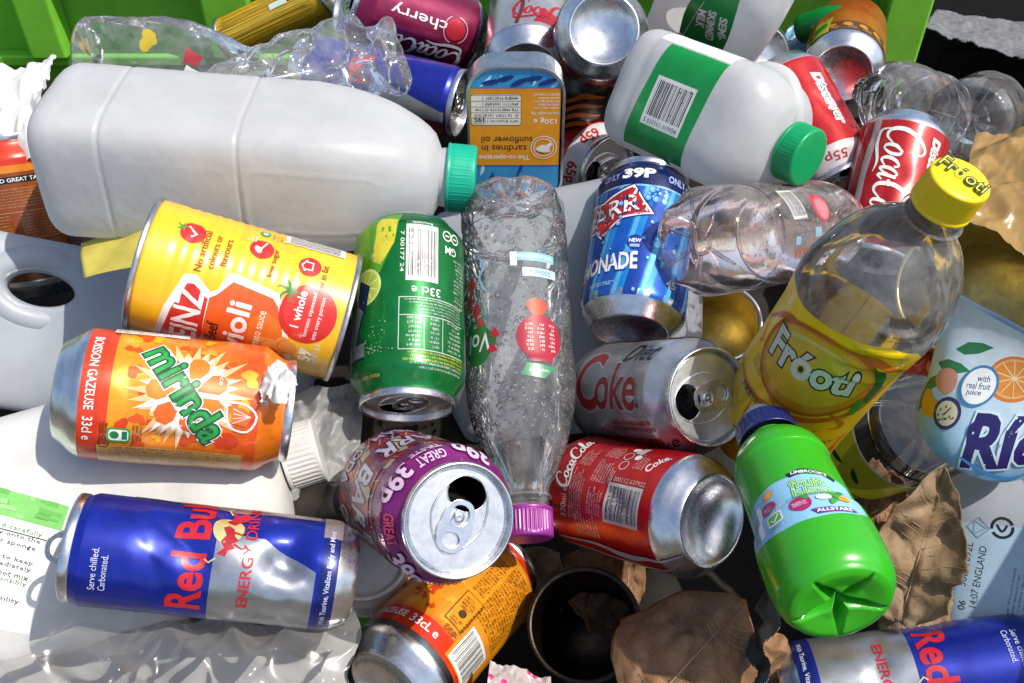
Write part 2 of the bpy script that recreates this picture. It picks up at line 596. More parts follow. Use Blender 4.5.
    def build(s, skin, N, du, layer_mm=0.03):
        """slice every shape along the grid lines of the skin and wrap it; returns positions, faces, colours, normals"""
        layer_mm = min(layer_mm, 0.7 / max(1, len(s.ops)))
        bm = bmesh.new()
        key = bm.faces.layers.int.new("op")
        for i, (V, F, col, lift) in enumerate(s.ops):
            n = max(len(V) - 1, 1)
            vv = [bm.verts.new((p[0], p[1], i + 0.9 * lift * k / n)) for k, p in enumerate(V)]
            for f in F:
                try:
                    fc = bm.faces.new([vv[k] for k in f])
                    fc[key] = i
                except ValueError:
                    pass
        if not bm.faces:
            bm.free()
            return None
        xs = [v.co.x for v in bm.verts]; ys = [v.co.y for v in bm.verts]
        step = skin.W / skin.nc
        for k in range(math.floor(min(xs) / step) + 1, math.ceil(max(xs) / step)):
            bmesh.ops.bisect_plane(bm, geom=bm.verts[:] + bm.edges[:] + bm.faces[:], dist=1e-5, plane_co=(k * step, 0, 0), plane_no=(1, 0, 0))
        last = -1e9
        for y in skin.vs:
            if min(ys) < y < max(ys) and y - last > 0.02:
                last = y
                bmesh.ops.bisect_plane(bm, geom=bm.verts[:] + bm.edges[:] + bm.faces[:], dist=1e-5, plane_co=(0, y, 0), plane_no=(0, 1, 0))
        bm.verts.index_update()
        Q = np.array([v.co[:] for v in bm.verts])
        F = [[v.index for v in f.verts] for f in bm.faces]
        K = [s.ops[f[key]][2] for f in bm.faces]
        bm.free()
        cf = (Q[:, 0] / step) % skin.nc
        c0 = np.floor(cf + 1e-6).astype(int); fu = cf - c0; c0 %= skin.nc; c1 = (c0 + 1) % skin.nc
        rf = np.interp(Q[:, 1], skin.vs, np.arange(skin.nr))
        r0 = np.minimum(np.floor(rf + 1e-6).astype(int), skin.nr - 2); fv = rf - r0; r1 = r0 + 1
        def bil(A):
            return (A[r0, c0] * ((1 - fu) * (1 - fv))[:, None] + A[r0, c1] * (fu * (1 - fv))[:, None] + A[r1, c0] * ((1 - fu) * fv)[:, None] + A[r1, c1] * (fu * fv)[:, None])
        nn = bil(N)
        nn /= np.maximum(np.linalg.norm(nn, axis=1, keepdims=True), 1e-9)
        return bil(skin.G) + nn * (getattr(skin, 'gap', 0.04) + layer_mm * Q[:, 2])[:, None], F, K, nn

def skin_obj(name, parent, skin, mat, rows=None, ink=None, art=None, base=True, cap0=False, cap1=False, cols=None):
    """one mesh from rows of a skin, with its art"""
    r0, r1 = rows or (0, skin.nr - 1)
    N = skin.normals()
    nc = skin.nc
    V = []; F = []; K = []; NN = []
    if base:
        V = list(skin.G[r0:r1 + 1].reshape(-1, 3)); NN = list(N[r0:r1 + 1].reshape(-1, 3))
        for i in range(r1 - r0):
            k = (ink(skin.vs[r0 + i], i) if callable(ink) else ink) if ink is not None else (1, 1, 1, 0)
            for j in range(nc):
                F.append((i * nc + j, i * nc + (j + 1) % nc, (i + 1) * nc + (j + 1) % nc, (i + 1) * nc + j)); K.append(k)
        if cap0:
            V.append(skin.G[r0].mean(0)); NN.append(np.array((0, 0, -1.0)))
            for j in range(nc):
                F.append(((j + 1) % nc, j, len(V) - 1)); K.append(k)
        if cap1:
            V.append(skin.G[r1].mean(0)); NN.append(np.array((0, 0, 1.0)))
            b = (r1 - r0) * nc
            for j in range(nc):
                F.append((b + j, b + (j + 1) % nc, len(V) - 1)); K.append(k)
    if art is not None:
        got = art.build(skin, N, 0)
        if got:
            P_, F_, K_, N_ = got
            o = len(V)
            V += list(P_); NN += list(N_); F += [[q + o for q in f] for f in F_]; K += K_
    V = np.array(V) * 0.001
    me = mesh_of(name, V, F)
    if ink is not None or art is not None:
        at = me.color_attributes.new("ink", 'FLOAT_COLOR', 'CORNER')
        buf = np.concatenate([np.tile(np.array(k, np.float32), len(f)) for k, f in zip(K, F)])
        at.data.foreach_set("color", buf)
    me.normals_split_custom_set_from_vertices([tuple(n) for n in NN])
    return link_mesh(name, me, parent, mat)

def flat_skin(w, h, nu=2, nv=2, fn=None):
    """an open sheet w x h mm centred on the origin, in local YZ facing +X (u = Y, v = Z); fn(u, v) -> x"""
    nc, nr = nu, nv + 1
    G = np.zeros((nr, nc, 3)); vs = np.linspace(-h / 2, h / 2, nr)
    for i in range(nr):
        for j in range(nc):
            u = ((j + nc // 2) % nc - nc // 2) * w / nc
            G[i, j] = (fn(u, vs[i]) if fn else 0.0, u, vs[i])
    return Skin(G, vs, w)

def tube(name, parent, pts, rad, mat, seg=10, closed=False, smooth=0, flat=1.0):
    """a round bar along pts (mm)"""
    p = np.array(pts, float)
    rr = np.full(len(p), rad, float) if np.isscalar(rad) else np.array(rad, float)
    if smooth:
        q = smooth_curve(np.column_stack([p, rr]), smooth); p, rr = q[:, :3], q[:, 3]
    n = len(p)
    V = []; F = []
    up = None
    for i in range(n):
        if closed:
            d = p[(i + 1) % n] - p[i - 1]
        else:
            d = p[min(i + 1, n - 1)] - p[max(i - 1, 0)]
        d = Vector(d).normalized()
        if up is None:
            up = d.orthogonal().normalized()
        up = (up - d * up.dot(d)).normalized()
        sd = d.cross(up)
        for k in range(seg):
            a = 2 * math.pi * k / seg
            V.append(Vector(p[i]) + (up * math.cos(a) + sd * math.sin(a) * flat) * rr[i])
    for i in range(n if closed else n - 1):
        for k in range(seg):
            F.append((i * seg + k, i * seg + (k + 1) % seg, ((i + 1) % n) * seg + (k + 1) % seg, ((i + 1) % n) * seg + k))
    if not closed:
        F.append(tuple(range(seg))[::-1]); F.append(tuple((n - 1) * seg + k for k in range(seg)))
    me = mesh_of(name, [v * 0.001 for v in V], F)
    return link_mesh(name, me, parent, mat)

def plate(name, parent, loops, z0, z1, mat, bevel=0.0, shade=False, M4=None):
    """a flat plate cut to an outline (first loop) with holes (other loops), from z0 to z1 mm"""
    vec = [[Vector((x, y, 0)) for x, y in lp] for lp in loops]
    tri = tessellate_polygon(vec)
    flat = [p for lp in loops for p in lp]
    n = len(flat)
    V = [(x, y, z0) for x, y in flat] + [(x, y, z1) for x, y in flat]
    F = []
    for t in tri:
        a, b, c = [flat[k] for k in t]
        cross = (b[0] - a[0]) * (c[1] - a[1]) - (b[1] - a[1]) * (c[0] - a[0])
        t = tuple(t) if cross > 0 else tuple(t)[::-1]
        F.append(tuple(k + n for k in t)); F.append(t[::-1])
    o = 0
    for li, lp in enumerate(loops):
        m = len(lp)
        area = sum(lp[i][0] * lp[(i + 1) % m][1] - lp[(i + 1) % m][0] * lp[i][1] for i in range(m))
        ccw = (area > 0) == (li == 0)
        for i in range(m):
            a, b = o + i, o + (i + 1) % m
            F.append((a, b, b + n, a + n) if ccw else (b, a, a + n, b + n))
        o += m
    V = [Vector(v) * 0.001 for v in V]
    if M4 is not None:
        V = [M4 @ v for v in V]
    me = mesh_of(name, V, F, smooth=shade)
    ob = link_mesh(name, me, parent, mat)
    if bevel:
        b = ob.modifiers.new("bevel", 'BEVEL'); b.width = bevel * 0.001; b.segments = 2; b.limit_method = 'ANGLE'; b.angle_limit = R(50)
    return ob

def sheet(name, corners, nu, nv, fn, mat, thick=0.0, inside=None, parent=None):
    """a sheet between four corners (00, 10, 11, 01); fn(s, t) -> mm along its normal; inside(s, t) trims its outline"""
    a, b, c, d = [Vector(k) for k in corners]
    nrm = (b - a).cross(d - a).normalized()
    V = []
    for i in range(nv + 1):
        for j in range(nu + 1):
            s_, t_ = j / nu, i / nv
            p = (a * (1 - s_) + b * s_) * (1 - t_) + (d * (1 - s_) + c * s_) * t_
            q = fn(s_, t_)
            if isinstance(q, tuple):
                p = p + (b - a).normalized() * (q[1] * 0.001) + (d - a).normalized() * (q[2] * 0.001); q = q[0]
            V.append(p + nrm * (q * 0.001))
    F = []
    for i in range(nv):
        for j in range(nu):
            if inside and not inside((j + .5) / nu, (i + .5) / nv):
                continue
            k = i * (nu + 1) + j
            F.append((k, k + 1, k + nu + 2, k + nu + 1))
    used = sorted({k for f in F for k in f}); ix = {k: i for i, k in enumerate(used)}
    org = sum((V[k] for k in used), Vector()) / len(used)
    me = mesh_of(name, [V[k] - org for k in used], [[ix[k] for k in f] for f in F])
    o = link_mesh(name, me, parent, mat)
    o.location = org
    if thick:
        m = o.modifiers.new("thickness", 'SOLIDIFY'); m.thickness = thick * 0.001; m.offset = 0
    return o
# ------------------------------------------------------------------ cans and tins
CANS = "empty drinks cans in the rubbish heap"
TINS = "empty food tins in the rubbish heap"
CLEARS = "clear plastic bottles in the rubbish heap"
MILKS = "frosted plastic bottles in the rubbish heap"
SKINS = {}

def can_skin(rb=33.1, h=115.2, rt=26.8, lo=14.0, step=4.0, nc=96, foot=23.8):
    k = rb - 33.1
    base = [(0.05, 10.0), (6, 9.7), (12, 8.3), (17, 6.0), (20.5, 3.6), (22.2, 1.6), (23.0, 0.4), (23.8, 0.0), (24.8, 0.5), (26.0, 2.4), (28.5, 5.6), (31.0, 8.6), (32.5, 11.2), (33.1, 14.0)]
    s_ = foot / 23.8
    base = [(r * (s_ + (rb / 33.1 - s_) * max(0, min(1, (r - 23.8) / 9.3))), z) for r, z in base]
    z1 = h - 17.5 if rb - rt > 3 else h - 9
    n = max(2, int((z1 - 14) / step))
    wall = [(rb, 14 + (z1 - 14) * i / n) for i in range(1, n + 1)]
    t = (0.12, 0.35, 0.62, 0.85, 1.0)
    neck = [(rb - (rb - rt) * (3 * q * q - 2 * q ** 3), z1 + (h - 4.6 - z1) * q) for q in t]
    prof = base + wall + neck
    sk = lathe(prof, nc, 2 * math.pi * rb)
    # v must rise steadily: use height from the foot ring outwards
    vs = [p[1] for p in prof]
    for i in range(7):
        vs[i] = -8 + i
    sk.vs = np.maximum.accumulate(np.array(vs, float) + np.arange(len(vs)) * 1e-5)
    return sk, dict(foot=13, rows=len(prof), z1=z1, h=h, rt=rt, rb=rb)

def ring_pts(rx, ry, n, ox=0, oy=0, a0=0):
    return [(ox + rx * math.cos(a0 + 2 * math.pi * k / n), oy + ry * math.sin(a0 + 2 * math.pi * k / n)) for k in range(n)]

def lid_end(parent, h, rt, rot=0, opened=True, s=1.0, tab_tilt=0, mat='lid'):
    """rolled rim, recessed panel with a mouth, raised bead, rivet and ring-pull"""
    rp = rt - 3.2
    q = h - 115.2
    prof = [(rt, h - 4.6), (rt + 0.5, h - 4.0), (rt + 0.65, h - 2.2), (rt + 0.5, h - 0.5), (rt, h), (rt - 0.8, h - 0.1), (rt - 1.2, h - 0.8), (rt - 1.7, h - 5.2), (rt - 2.4, h - 6.3), (rt - 3.0, h - 5.6), (rp, h - 3.9)]
    rim = skin_obj("rim", parent, lathe(prof, 72), M['alu'])
    z = h - 3.8
    T = Matrix.Rotation(R(rot), 4, 'Z')
    mouth = [(12.3 + x, y) for x, y in ring_pts(8.6, 10.6, 36)]
    mouth = [(12.3 + 8.6 * math.cos(a) * (1.0 if math.cos(a) > 0 else 0.95), 11.0 * math.sin(a) * (1 - 0.16 * (1 - math.cos(a)) / 2)) for a in [2 * math.pi * k / 36 for k in range(36)]]
    plate("lid", parent, [ring_pts(rp, rp, 60)] + ([mouth] if opened else []), z - 0.35, z, M[mat], M4=T)
    # raised tear-drop bead round mouth and tab
    bead = []
    for k in range(48):
        a = 2 * math.pi * k / 48
        x = math.cos(a); y = math.sin(a)
        bead.append((1.0 + 20.6 * x if x > 0 else 1.0 + 17.5 * x, (13.6 if x > 0 else 13.6 - 4.6 * (-x) ** 1.5) * y, z + 0.1))
    bd = tube("bead", parent, [T @ Vector(p) for p in bead], 0.55, M[mat], 6, closed=True)
    if opened:
        lip = tube("mouth_edge", parent, [T @ Vector((x, y, z - 0.1)) for x, y in mouth], 0.4, M['alu'], 6, closed=True)
        flap = [(0.5 + x * 0.9, y * 0.9) for x, y in mouth]
        plate("torn_flap", parent, [flap], -0.2, 0.2, M['alu'], M4=T @ Matrix.Translation((0.0045, 0, (z - 1.4) * 0.001)) @ Matrix.Rotation(R(68), 4, 'Y'))
    tab_out = []
    for k in range(40):
        a = 2 * math.pi * k / 40
        x = math.cos(a); y = math.sin(a)
        tab_out.append((-3.0 + 12.6 * math.copysign(abs(x) ** 0.8, x), (7.9 + 0.5 * (x < 0)) * math.copysign(abs(y) ** 0.75, y)))
    hole = ring_pts(3.7, 4.6, 24, -9.7)
    hole2 = ring_pts(5.0, 5.0, 24, 2.2)
    TM = T @ Matrix.Translation((0, 0, (z + 0.5) * 0.001)) @ Matrix.Rotation(R(tab_tilt), 4, 'Y')
    tab = plate("pull_tab", parent, [tab_out, hole, hole2], 0.0, 1.2, M['alu'], bevel=0.45, M4=TM)
    plate("tab_tongue", tab, [[(-3.2, -2.6), (3.2, -2.6), (4.6, -1.6), (4.6, 1.6), (3.2, 2.6), (-3.2, 2.6)]], 0.2, 0.6, M['alu'], bevel=0.15, M4=TM)
    skin_obj("rivet", parent, Skin(np.array([[T @ (Vector((1.2 + r * math.cos(a), r * math.sin(a), zz))) for a in np.arange(24) * 2 * math.pi / 24] for r, zz in ((2.7, z + 0.6), (2.6, z + 1.4), (2.1, z + 1.8), (1.0, z + 1.9), (0.05, z + 1.6))]), [0, 1, 2, 3, 4], 10), M['alu'])
    return rim

def can(label, frame, ink, art=None, slim=False, lid_rot=0, opened=True, dents=(), lo=None, name="drinks_can", step=4.0, lid=True, tab_tilt=0, key=None, crush=None, band=None, foot=None):
    big = dict(rb=33.1, h=115.2, rt=26.8)
    if slim:
        big = dict(rb=26.6, h=134.0, rt=25.2, foot=21.5)
    sk, info = can_skin(step=step, **big)
    seed = sum(map(ord, label)) % 97
    sk.gap = 0.07
    sk.push(lambda u, v: 0.5 * nz(u * .045, v * .045, 0, seed) + 0.2 * nz(u * .12, v * .12, 2, seed) if 16 < v < 96 else 0.0)
    rq = random.Random(seed)
    if not dents:
        dents = [(rq.uniform(-38, 38), rq.uniform(30, 85), rq.uniform(26, 40), rq.uniform(0, 180), rq.uniform(0.7, 1.5), rq.uniform(5, 9)) for k in range(2)] + [(rq.uniform(-40, 40), rq.uniform(25, 90), rq.uniform(7, 13), rq.uniform(7, 13), rq.uniform(.8, 1.6)) for k in range(2)]
    for d in dents:
        if len(d) == 6 and d[2] > 24:
            sk.crease(*d)
        else:
            sk.dent(*d)
    if crush:
        sk.push(crush)
    t = thing(name, label, "can", frame, CANS)
    if key:
        SKINS[key] = (sk, t)
    f = foot or info['foot']
    skin_obj("base", t, sk, M['alu'], rows=(0, f))
    skin_obj("body", t, sk, M['can'], rows=(f, info['rows'] - 1), ink=band or ink, art=art)
    if lid:
        lid_end(t, info['h'], info['rt'], lid_rot, opened, tab_tilt=tab_tilt)
    return t

def seam(rb, z0, z1, out=1.3):
    """double seam at a tin's end"""
    return [(rb - 0.2, z0), (rb + out, z0 + (z1 - z0) * 0.12), (rb + out, z0 + (z1 - z0) * 0.85), (rb + out * 0.5, z1), (rb - 1.0, z1), (rb - 1.6, z1 - (z1 - z0) * 0.4)]

def food_tin(label, frame, rb, h, ink, art=None, open_top=True, beads=None, inside=None, name="food_tin", mat='tinprint', key=None, rim='steel', dents=(), closed_base=True, sharp=None):
    prof = []
    n = int((h - 6) / 1.6)
    for i in range(n + 1):
        z = 3 + (h - 6) * i / n
        r = rb
        if beads and beads[0] < z < beads[1]:
            r = rb - 0.45 * (0.5 - 0.5 * math.cos(2 * math.pi * (z - beads[0]) / beads[2]))
        prof.append((r, z))
    sk = lathe(prof, 96, 2 * math.pi * rb)
    for d in dents:
        sk.dent(*d)
    t = thing(name, label, "tin", frame, TINS)
    if key:
        SKINS[key] = (sk, t)
    skin_obj("label_wrap" if ink else "side_wall", t, sk, M[mat] if ink else M[rim], ink=ink, art=art)
    top = seam(rb, h - 3.2, h)
    skin_obj("top_rim", t, lathe(top, 72), M[rim])
    bot = [(r, h - z) for r, z in seam(rb, h - 3.2, h)][::-1]
    skin_obj("bottom_rim", t, lathe(bot, 72), M[rim])
    if not open_top:
        skin_obj("top_end", t, lathe([(rb - 1.6, h - 1.3), (rb - 2.2, h - 3.5), (rb - 6, h - 3.2), (rb - 7, h - 3.8), (rb - 14, h - 3.4), (0.05, h - 3.4)], 72), M[rim])
    if closed_base:
        skin_obj("base_end", t, lathe([(0.05, 3.4), (rb - 14, 3.4), (rb - 7, 3.8), (rb - 6, 3.2), (rb - 2.2, 3.5), (rb - 1.6, 1.3)], 72), M[rim])
    if inside:
        skin_obj("inner_wall", t, lathe([(rb - 0.8, h - 2), (rb - 0.9, h * 0.5), (rb - 1.0, 4), (0.05, 4.2)], 64), M[inside])
    return t

# ------------------------------------------------------------------ bottles
def screw_cap(parent, z0, z1, r, mat, ribs=60, depth=0.35, dome=0.6, name="cap", art=None):
    """a ribbed screw cap with a rounded top edge"""
    prof = [(r - 0.2, z0), (r + 0.2, z0 + 0.3), (r + 0.2, z0 + 1.6), (r - 0.3, z0 + 1.9), (r - 0.3, z0 + 2.4), (r, z0 + 2.8)]
    k = 5
    prof += [(r - 0.2 * i / k, z0 + 2.8 + (z1 - 1.6 - z0 - 2.8) * i / k) for i in range(1, k + 1)]
    prof += [(r - 0.5, z1 - 0.9), (r - 1.1, z1 - 0.3), (r - 2.0, z1), (r - 4, z1 + dome * 0.3), (r * 0.5, z1 + dome * 0.6), (0.05, z1 + dome)]
    nc = 192
    sk = lathe(prof, nc)
    for i in range(5, 5 + k):
        for j in range(nc):
            if math.cos(2 * math.pi * j * ribs / nc) < -0.1:
                sk.G[i, j, :2] *= 1 - depth / r
    o = skin_obj(name, parent, sk, mat)
    return o

def thread_neck(parent, z0, z1, r, mat):
    prof = [(r + 2.2, z0), (r + 2.6, z0 + 0.6), (r + 2.6, z0 + 1.4), (r, z0 + 2.0)]
    n = 18
    for i in range(1, n + 1):
        q = i / n
        prof.append((r + 0.9 * max(0, math.sin(q * math.pi * 6)), z0 + 2 + (z1 - z0 - 2) * q))
    return skin_obj("neck", parent, lathe(prof, 48), mat)

def petal(skin, R0, z1, lobes=5, depth=5.0, ph=0.0):
    """a footed base: grooves run out from the centre between the feet"""
    for i in range(skin.nr):
        for j in range(skin.nc):
            x, y, z = skin.G[i, j]
            if z < z1:
                r = math.hypot(x, y)
                a = math.atan2(y, x)
                g = max(0.0, math.cos(lobes * a + ph)) ** 1.5
                k = min(1, r / R0)
                w = math.sin(math.pi * min(1, k * 1.05)) if k < 1 else 0
                skin.G[i, j, 2] = z + depth * g * max(0.0, w) * (1 - z / z1)
                sc_ = 1 - 0.10 * g * (1 - z / z1) * k
                skin.G[i, j, 0] *= sc_; skin.G[i, j, 1] *= sc_
    return skin

def drops(parent, skin, n, vr, ur, size, mat, seed=1, name="water_drops", inward=True):
    """beads of water on the wall: too many to count, one part"""
    rnd = random.Random(seed)
    N = skin.normals()
    V = []; F = []
    placed = []
    tries = 0
    while len(placed) < n and tries < n * 8:
        tries += 1
        u = rnd.uniform(*ur); v = rnd.uniform(*vr)
        s_ = size * rnd.choice((0.35, 0.45, 0.55, 0.7, 0.9, 1.2, 1.5)) * rnd.uniform(0.8, 1.15)
        if any((u - a) ** 2 + (v - b) ** 2 < (0.85 * (s_ + c)) ** 2 for a, b, c in placed):
            continue
        placed.append((u, v, s_))
        cf = (u / skin.W * skin.nc) % skin.nc
        c0 = int(cf) % skin.nc; c1 = (c0 + 1) % skin.nc; fu = cf - int(cf)
        rf = np.interp(v, skin.vs, np.arange(skin.nr)); r0 = min(int(rf), skin.nr - 2); fv = rf - r0
        def bil(A):
            return Vector(A[r0, c0] * (1 - fu) * (1 - fv) + A[r0, c1] * fu * (1 - fv) + A[r0 + 1, c0] * (1 - fu) * fv + A[r0 + 1, c1] * fu * fv)
        p = bil(skin.G); m = bil(N).normalized()
        if inward:
            m = -m
        t = m.orthogonal().normalized(); b = m.cross(t)
        st = rnd.uniform(0.85, 1.25)
        k = len(V); seg = 9
        for hh, rr in ((0.0, 1.0), (0.38, 0.82), (0.6, 0.45)):
            for q in range(seg):
                a = 2 * math.pi * q / seg
                V.append(p + m * (0.06 + hh * s_ * 0.8) + (t * math.cos(a) * st + b * math.sin(a) / st) * (rr * s_))
        V.append(p + m * (0.06 + 0.68 * s_ * 0.8)); V.append(p + m * 0.05)
        for ring in range(2):
            for q in range(seg):
                a0 = k + ring * seg + q; a1 = k + ring * seg + (q + 1) % seg
                F.append((a0, a1, a1 + seg, a0 + seg))
        for q in range(seg):
            F.append((k + 2 * seg + q, k + 2 * seg + (q + 1) % seg, k + 3 * seg)); F.append((k + (q + 1) % seg, k + q, k + 3 * seg + 1))
    me = mesh_of(name, [v * 0.001 for v in V], F)
    o = link_mesh(name, me, parent, mat)
    o['kind'] = 'stuff'
    return o
# ------------------------------------------------------------------ print: what is on the labels (millimetres; u round the can, v up it)
ART = {}
W_ = C('#f1efec'); K_ = C('#17161a')
def art_of(f):
    ART[f.__name__[2:]] = f
    return f

def blob(a, u, v, r, col, seed, n=22, wob=0.3):
    rnd = random.Random(seed)
    ph = [rnd.uniform(0, 6.28) for _ in range(3)]
    a.poly([(u + r * (1 + wob * (math.sin(2 * t + ph[0]) * .5 + math.sin(3 * t + ph[1]) * .4 + math.sin(5 * t + ph[2]) * .2)) * math.cos(t),
             v + r * (1 + wob * (math.sin(2 * t + ph[0]) * .5 + math.sin(3 * t + ph[1]) * .4 + math.sin(5 * t + ph[2]) * .2)) * math.sin(t)) for t in [2 * math.pi * k / n for k in range(n)]], col)

def star(a, u, v, r0, r1, n, col, seed=0, rot=0, a0=0, a1=360, jit=0.25):
    rnd = random.Random(seed)
    pts = []
    for k in range(n):
        t = R(a0 + (a1 - a0) * k / n + rot)
        ro = r1 * rnd.uniform(1 - jit, 1 + jit)
        pts.append((u + r0 * math.cos(t), v + r0 * math.sin(t)))
        t2 = R(a0 + (a1 - a0) * (k + .5) / n + rot)
        pts.append((u + ro * math.cos(t2), v + ro * math.sin(t2)))
    a.poly(pts, col)

def vgrad(a, u0, u1, v0, v1, c0, c1, n=10):
    """a printed blend from one ink to another"""
    for k in range(n):
        q = (k + .5) / n
        a.box(u0, v0 + (v1 - v0) * k / n, u1, v0 + (v1 - v0) * (k + 1) / n, tuple(c0[i] * (1 - q) + c1[i] * q for i in range(4)))

@art_of
def a_ravioli(a):
    yl = C('#f7cf3a')
    vgrad(a, -58, 58, 3, 30, C('#f5c02e'), C('#f4b821'), 5)
    a.box(-58, 60, 58, 106, C('#f3b91f'))
    a.box(30, 30, 58, 60, C('#eeb22a'))
    # title panel: white outline, red and orange shapes
    out = [(-62, 93), (-44, 92), (-20, 88.5), (0.5, 82), (1.5, 76), (-5.5, 67), (-3, 63.5), (7, 60.5), (7.5, 56), (3.5, 33), (-3, 27), (-62, 9)]
    a.poly(out, W_)
    ins = [(-62, 89.5), (-44, 88.5), (-21, 85), (-4, 79.5), (-3.5, 76), (-9.5, 67.5), (-62, 66)]
    a.poly(ins, C('#c9291f'))
    ins2 = [(-62, 67), (-8.5, 66.8), (-6, 63.5), (3, 57), (0, 35), (-4, 31), (-62, 14)]
    a.poly(ins2, C('#dd5a22'))
    a.poly([(-62, 40), (-14, 44), (-8, 36), (-12, 27), (-62, 14)], C('#d9742a'))
    for i, (u, v, r) in enumerate(((-30, 30, 8), (-38, 36, 7), (-26, 22, 6), (-44, 26, 9))):
        blob(a, u, v, r, C('#dd9a4a'), i, wob=.2)
        a.ring(u, v, r * .72, r * .72, .5, C('#c05a22'), a0=20, a1=200)
    blob(a, -33, 28, 3, C('#cc3a1f'), 9)
    a.text("HEINZ", -29, 76.5, 13.5, W_, 46, bold=0.02)
    a.text("Beef", -28.5, 62, 6.2, K_, 13, bold=0.01)
    a.text("Ravioli", -32, 50.5, 11.5, W_, 50, bold=0.025)
    a.text("in tomato sauce", -24, 38.5, 4.0, C('#f6e2c8'), 32, bold=0.006)
    a.text("57", -28, 10.5, 6.5, W_, 9, bold=0.03)
    a.text("VARIETIES", -27, 5.5, 2.4, W_, 16)
    # tomato
    a.ell(-3.5, 15, 16.5, 15.5, C('#c9261f')); a.ell(-2.0, 17.5, 12.5, 11, C('#d6322a'))
    for k in range(6):
        t = R(60 * k + 15)
        a.stroke([(7, 27), (7 + 4.5 * math.cos(t), 28 + 4.5 * math.sin(t)), (7 + 7.5 * math.cos(t + .3), 28 + 6.5 * math.sin(t + .3))], [1.8, 1.3, .2], C('#2f7a34'), 4)
    a.text("1 whole", -2, 20.5, 4.6, W_, 20, bold=0.015)
    a.text("tomato squeezed", -3.5, 13.8, 3.0, W_, 25)
    a.text("into every portion", -4.5, 8.6, 3.0, W_, 24)
    # claims
    a.ell(24.5, 84, 6.8, 6.8, C('#d02a25')); a.stroke([(21.5, 84.5), (23.5, 82), (28, 86.8)], [1.2, 1.4, .8], W_)
    for k in range(5):
        t = R(72 * k + 60)
        a.stroke([(27, 90), (27 + 3.6 * math.cos(t), 90 + 3.6 * math.sin(t))], [1.6, .2], C('#3b8f3c'))
    ct = C('#8a3a1c')
    a.text("No artificial", 16, 76.5, 4.0, ct, 25, bold=0.004)
    a.text("colours or", 17, 70.5, 3.6, ct, 21, bold=0.004)
    a.text("flavours", 18, 64.8, 3.8, ct, 17, bold=0.004)
    a.ell(26.5, 47.5, 6.5, 6.5, C('#d02a25')); a.ell(25.5, 49.5, 2.4, 1.7, W_, 40); a.stroke([(26.5, 48), (32, 45.5)], .9, W_)
    for k in range(7):
        a.ell(31 + (k % 3) * 1.8, 52 + (k // 3) * 2, .5, .5, W_)
    a.text("low sugar", 20, 39.5, 3.8, ct, 18, bold=0.004)
    a.ell(23.5, 20.5, 6.2, 6.2, C('#d02a25')); a.stroke([(21, 22.5), (21, 19), (26, 19), (26, 22.5), (27.5, 22.5), (23.5, 25), (19.8, 22.5), (21, 22.5)], .8, W_)
    a.text("low in fat", 18, 12.2, 3.6, ct, 18, bold=0.004)
    a.barcode(44, 20, 12, 34, 0, 7)
    a.small(40, 40, 8, 9, 4, C('#3d7c3c'), 0, 3)
    a.ell(41, 48, 3, 3, C('#2f9a5c')); a.ell(41, 48, 1.4, 1.4, W_)
    a.shift(0, 7)

